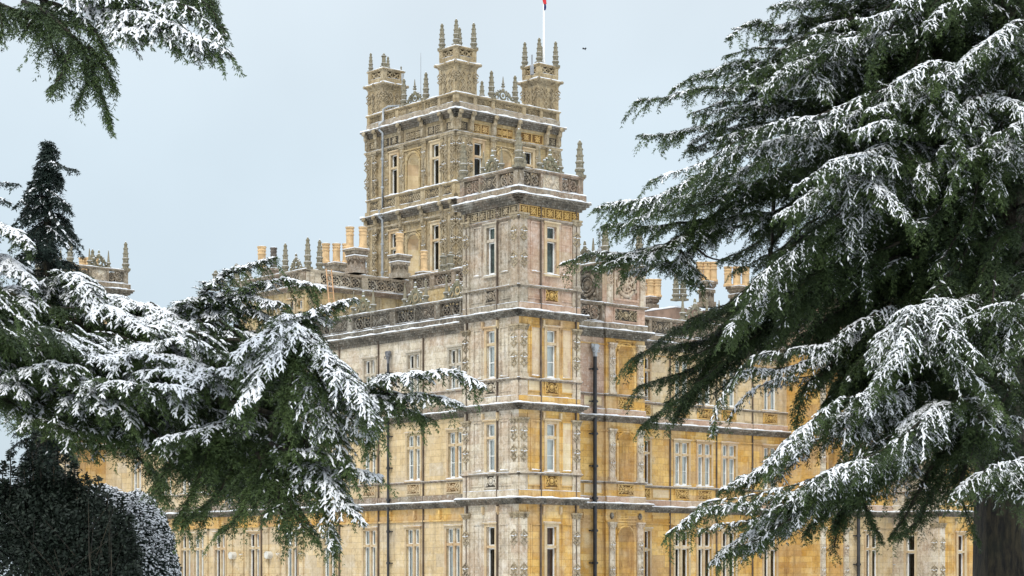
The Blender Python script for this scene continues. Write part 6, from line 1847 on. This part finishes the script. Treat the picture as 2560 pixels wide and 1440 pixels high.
# ------------------------------------------------------------------ bushes
def leaf_shell(seed, n, fn, size, shade, mat, name, root, snow_frac=0.0, snow_size=0.05, aspect=0.5):
    """n leaves at points given by fn(rng, n) -> (pos, normal)"""
    r = np.random.default_rng(seed)
    p, nn = fn(r, n)
    n = len(p)
    d = nrm(nn * 0.5 + r.normal(0, 0.7, (n, 3)))
    w = nrm(np.cross(d, r.normal(0, 1, (n, 3))))
    l = size * r.uniform(0.6, 1.4, n)[:, None]
    V = np.stack([p, p + d * l * 0.5 + w * l * aspect * 0.5, p + d * l, p + d * l * 0.5 - w * l * aspect * 0.5], 1)
    t = np.clip(r.normal(shade, 0.22, n), 0, 1)
    o = bpy.data.objects.new(name, quads_mesh(name, V, t, M[mat])); o.parent = root; COL.objects.link(o)
    if snow_frac > 0:
        k = r.random(n) < snow_frac * np.clip(nn[:, 2] * 0.9 + 0.45, 0.03, 1.2)
        c = p[k] + nn[k] * 0.03 + np.array([0, 0, 0.02]); m = len(c)
        dd = nrm(np.column_stack([r.normal(0, 1, m), r.normal(0, 1, m), r.normal(0, 0.5, m)])); uu = nrm(UPV * 0.8 + nn[k]); dd = nrm(dd - uu * (dd * uu).sum(1, keepdims=True)); lat = np.cross(dd, uu)
        ls = (snow_size * r.uniform(0.5, 1.5, m))[:, None]
        S = np.stack([c - dd * ls, c + lat * ls * 0.5, c + dd * ls, c - lat * ls * 0.5, c - dd * ls * 0.3 + uu * ls * 0.4, c + dd * ls * 0.4 + uu * ls * 0.35], 1)
        s = bpy.data.objects.new('snow', snow_mesh('snow', S, M['snow'])); s.parent = o; COL.objects.link(s)
    return o

# dark holly in the near left corner
holly = tree_root('holly_bush', 0, 0)
tag(holly, 'dark glossy evergreen bush in the lower left corner with upright sprigs', 'bush')
HY = 25.0
HC = np.array(at(95, 1440, HY)); 
lobes = []
for px, py, rpx, Y in ((60, 1330, 165, 25), (180, 1330, 165, 25), (250, 1400, 110, 24.7), (-60, 1300, 170, 25.4), (110, 1240, 110, 25.2), (10, 1230, 90, 25.3), (210, 1290, 120, 25.0), (60, 1520, 260, 25), (240, 1560, 160, 25), (150, 1180, 60, 25.2), (270, 1330, 80, 25)):
    c = np.array(at(px, py + 72, Y)); lobes.append((c, rpx * Y / FPX))
def holly_pts(r, n):
    k = r.integers(0, len(lobes), n)
    c = np.array([l[0] for l in lobes])[k]; R = np.array([l[1] for l in lobes])[k]
    d = nrm(r.normal(0, 1, (n, 3)))
    bump = 1 + 0.10 * np.sin(d[:, 0] * 9 + k) * np.cos(d[:, 2] * 8 + k * 2)
    p = c + d * (R * bump * r.uniform(0.72, 1.04, n))[:, None] * np.array([1, 1.1, 1])
    p[:, 2] = np.maximum(p[:, 2], 0.05)
    return p, d
leaf_shell(31, 80000, holly_pts, 0.048, 0.42, 'holly', 'foliage', holly, 0.0, 0.018, 0.55)
CH = Crown(33, leaf=0.05, lw=0.016, snow_l=0.04, snow_w=0.01, nlen=0.055, nl=1, sub=0.075)
rh = np.random.default_rng(4)
for px, py, h in ((60, 1095, 110), (92, 1092, 100), (75, 1120, 90), (30, 1140, 70), (45, 1170, 60), (110, 1140, 70), (140, 1130, 80), (160, 1150, 60), (10, 1165, 50), (185, 1165, 60), (210, 1180, 60), (240, 1200, 60), (270, 1225, 50), (300, 1260, 50), (20, 1190, 60), (130, 1160, 60), (-15, 1150, 60), (325, 1300, 40), (65, 1150, 60), (95, 1160, 60), (170, 1180, 50), (225, 1215, 50)):
    b0 = np.array(at(px + rh.uniform(-15, 15), py + h + 40, HY)); e0 = np.array(at(px, py, HY + rh.uniform(-.3, .3)))
    CH.bough([b0, b0 * .5 + e0 * .5 + rh.normal(0, .02, 3), e0], 0.085, 0.1, 0.06, 0.008, 0.03, 0.9, hang=0, tint=0.45, ang=(30, 80), lift=0.1, nl=4)
mbt = MB()                                                          # bare twigs inside
for k in range(22):
    b0 = np.array(at(rh.uniform(20, 300), 1560, HY - rh.uniform(0.2, 1.0))); e0 = np.array(at(rh.uniform(10, 330), rh.uniform(1230, 1420), HY - rh.uniform(0.7, 1.1)))
    mbt.tube([tuple(b0), tuple(b0 * .5 + e0 * .5 + rh.normal(0, .06, 3)), tuple(e0)], [0.009, 0.006, 0.002], 4)
CH.limbs.v += []; 
hf = CH.build(holly, 'holly'); hf.name = 'sprigs'
mbt.build('twigs', M['bark'], holly)

# clipped yew with a dusting of snow
yew = tree_root('clipped_hedge', 0, 0)
tag(yew, 'clipped dome-shaped hedge dusted with snow beside the ground-floor windows', 'hedge')
YY = 36.0
dom = []
for px, py, rx, rz in ((335, 1500, 112, 262), (250, 1420, 120, 200)):
    c = np.array(at(px, py, YY)); dom.append((c, rx * YY / FPX, rz * YY / FPX))
def yew_pts(r, n):
    k = (r.random(n) < 0.3).astype(int)
    c = np.array([q[0] for q in dom])[k]; rx = np.array([q[1] for q in dom])[k]; rz = np.array([q[2] for q in dom])[k]
    d = nrm(r.normal(0, 1, (n, 3)))
    b = 1 + 0.04 * np.sin(d[:, 0] * 14 + d[:, 1] * 11) * np.sin(d[:, 2] * 13)
    s = (b * r.uniform(0.9, 1.02, n))[:, None]
    p = c + d * s * np.column_stack([rx, rx * 1.1, rz])
    ok = p[:, 2] > 0.0
    return p[ok], nrm(d / np.column_stack([rx, rx, rz]))[ok]
leaf_shell(41, 70000, yew_pts, 0.075, 0.5, 'yew', 'foliage', yew, 0.75, 0.028, 0.4)
mb = MB()
for c, rx, rz in dom: mb.blob((c[0], c[1], c[2]), rx * 0.86, rx * 0.92, rz * 0.88, 0, 20, 12)
mb.build('stems', M['bark'], yew)

# every root sits at the foot of its thing; the parts keep their places
for root, bx, by in ((right, RX, 40.0), (left, LX, 34.0), (spire, SP.x, 58.0), (e2, E2X, 55.0), (holly, HC[0], HY), (yew, dom[0][0][0], YY)):
    root.location = (bx, by, 0.0)
    for ch in root.children:
        ch.matrix_parent_inverse = Matrix.Identity(4)
        ch.location = (-bx, -by, 0.0)
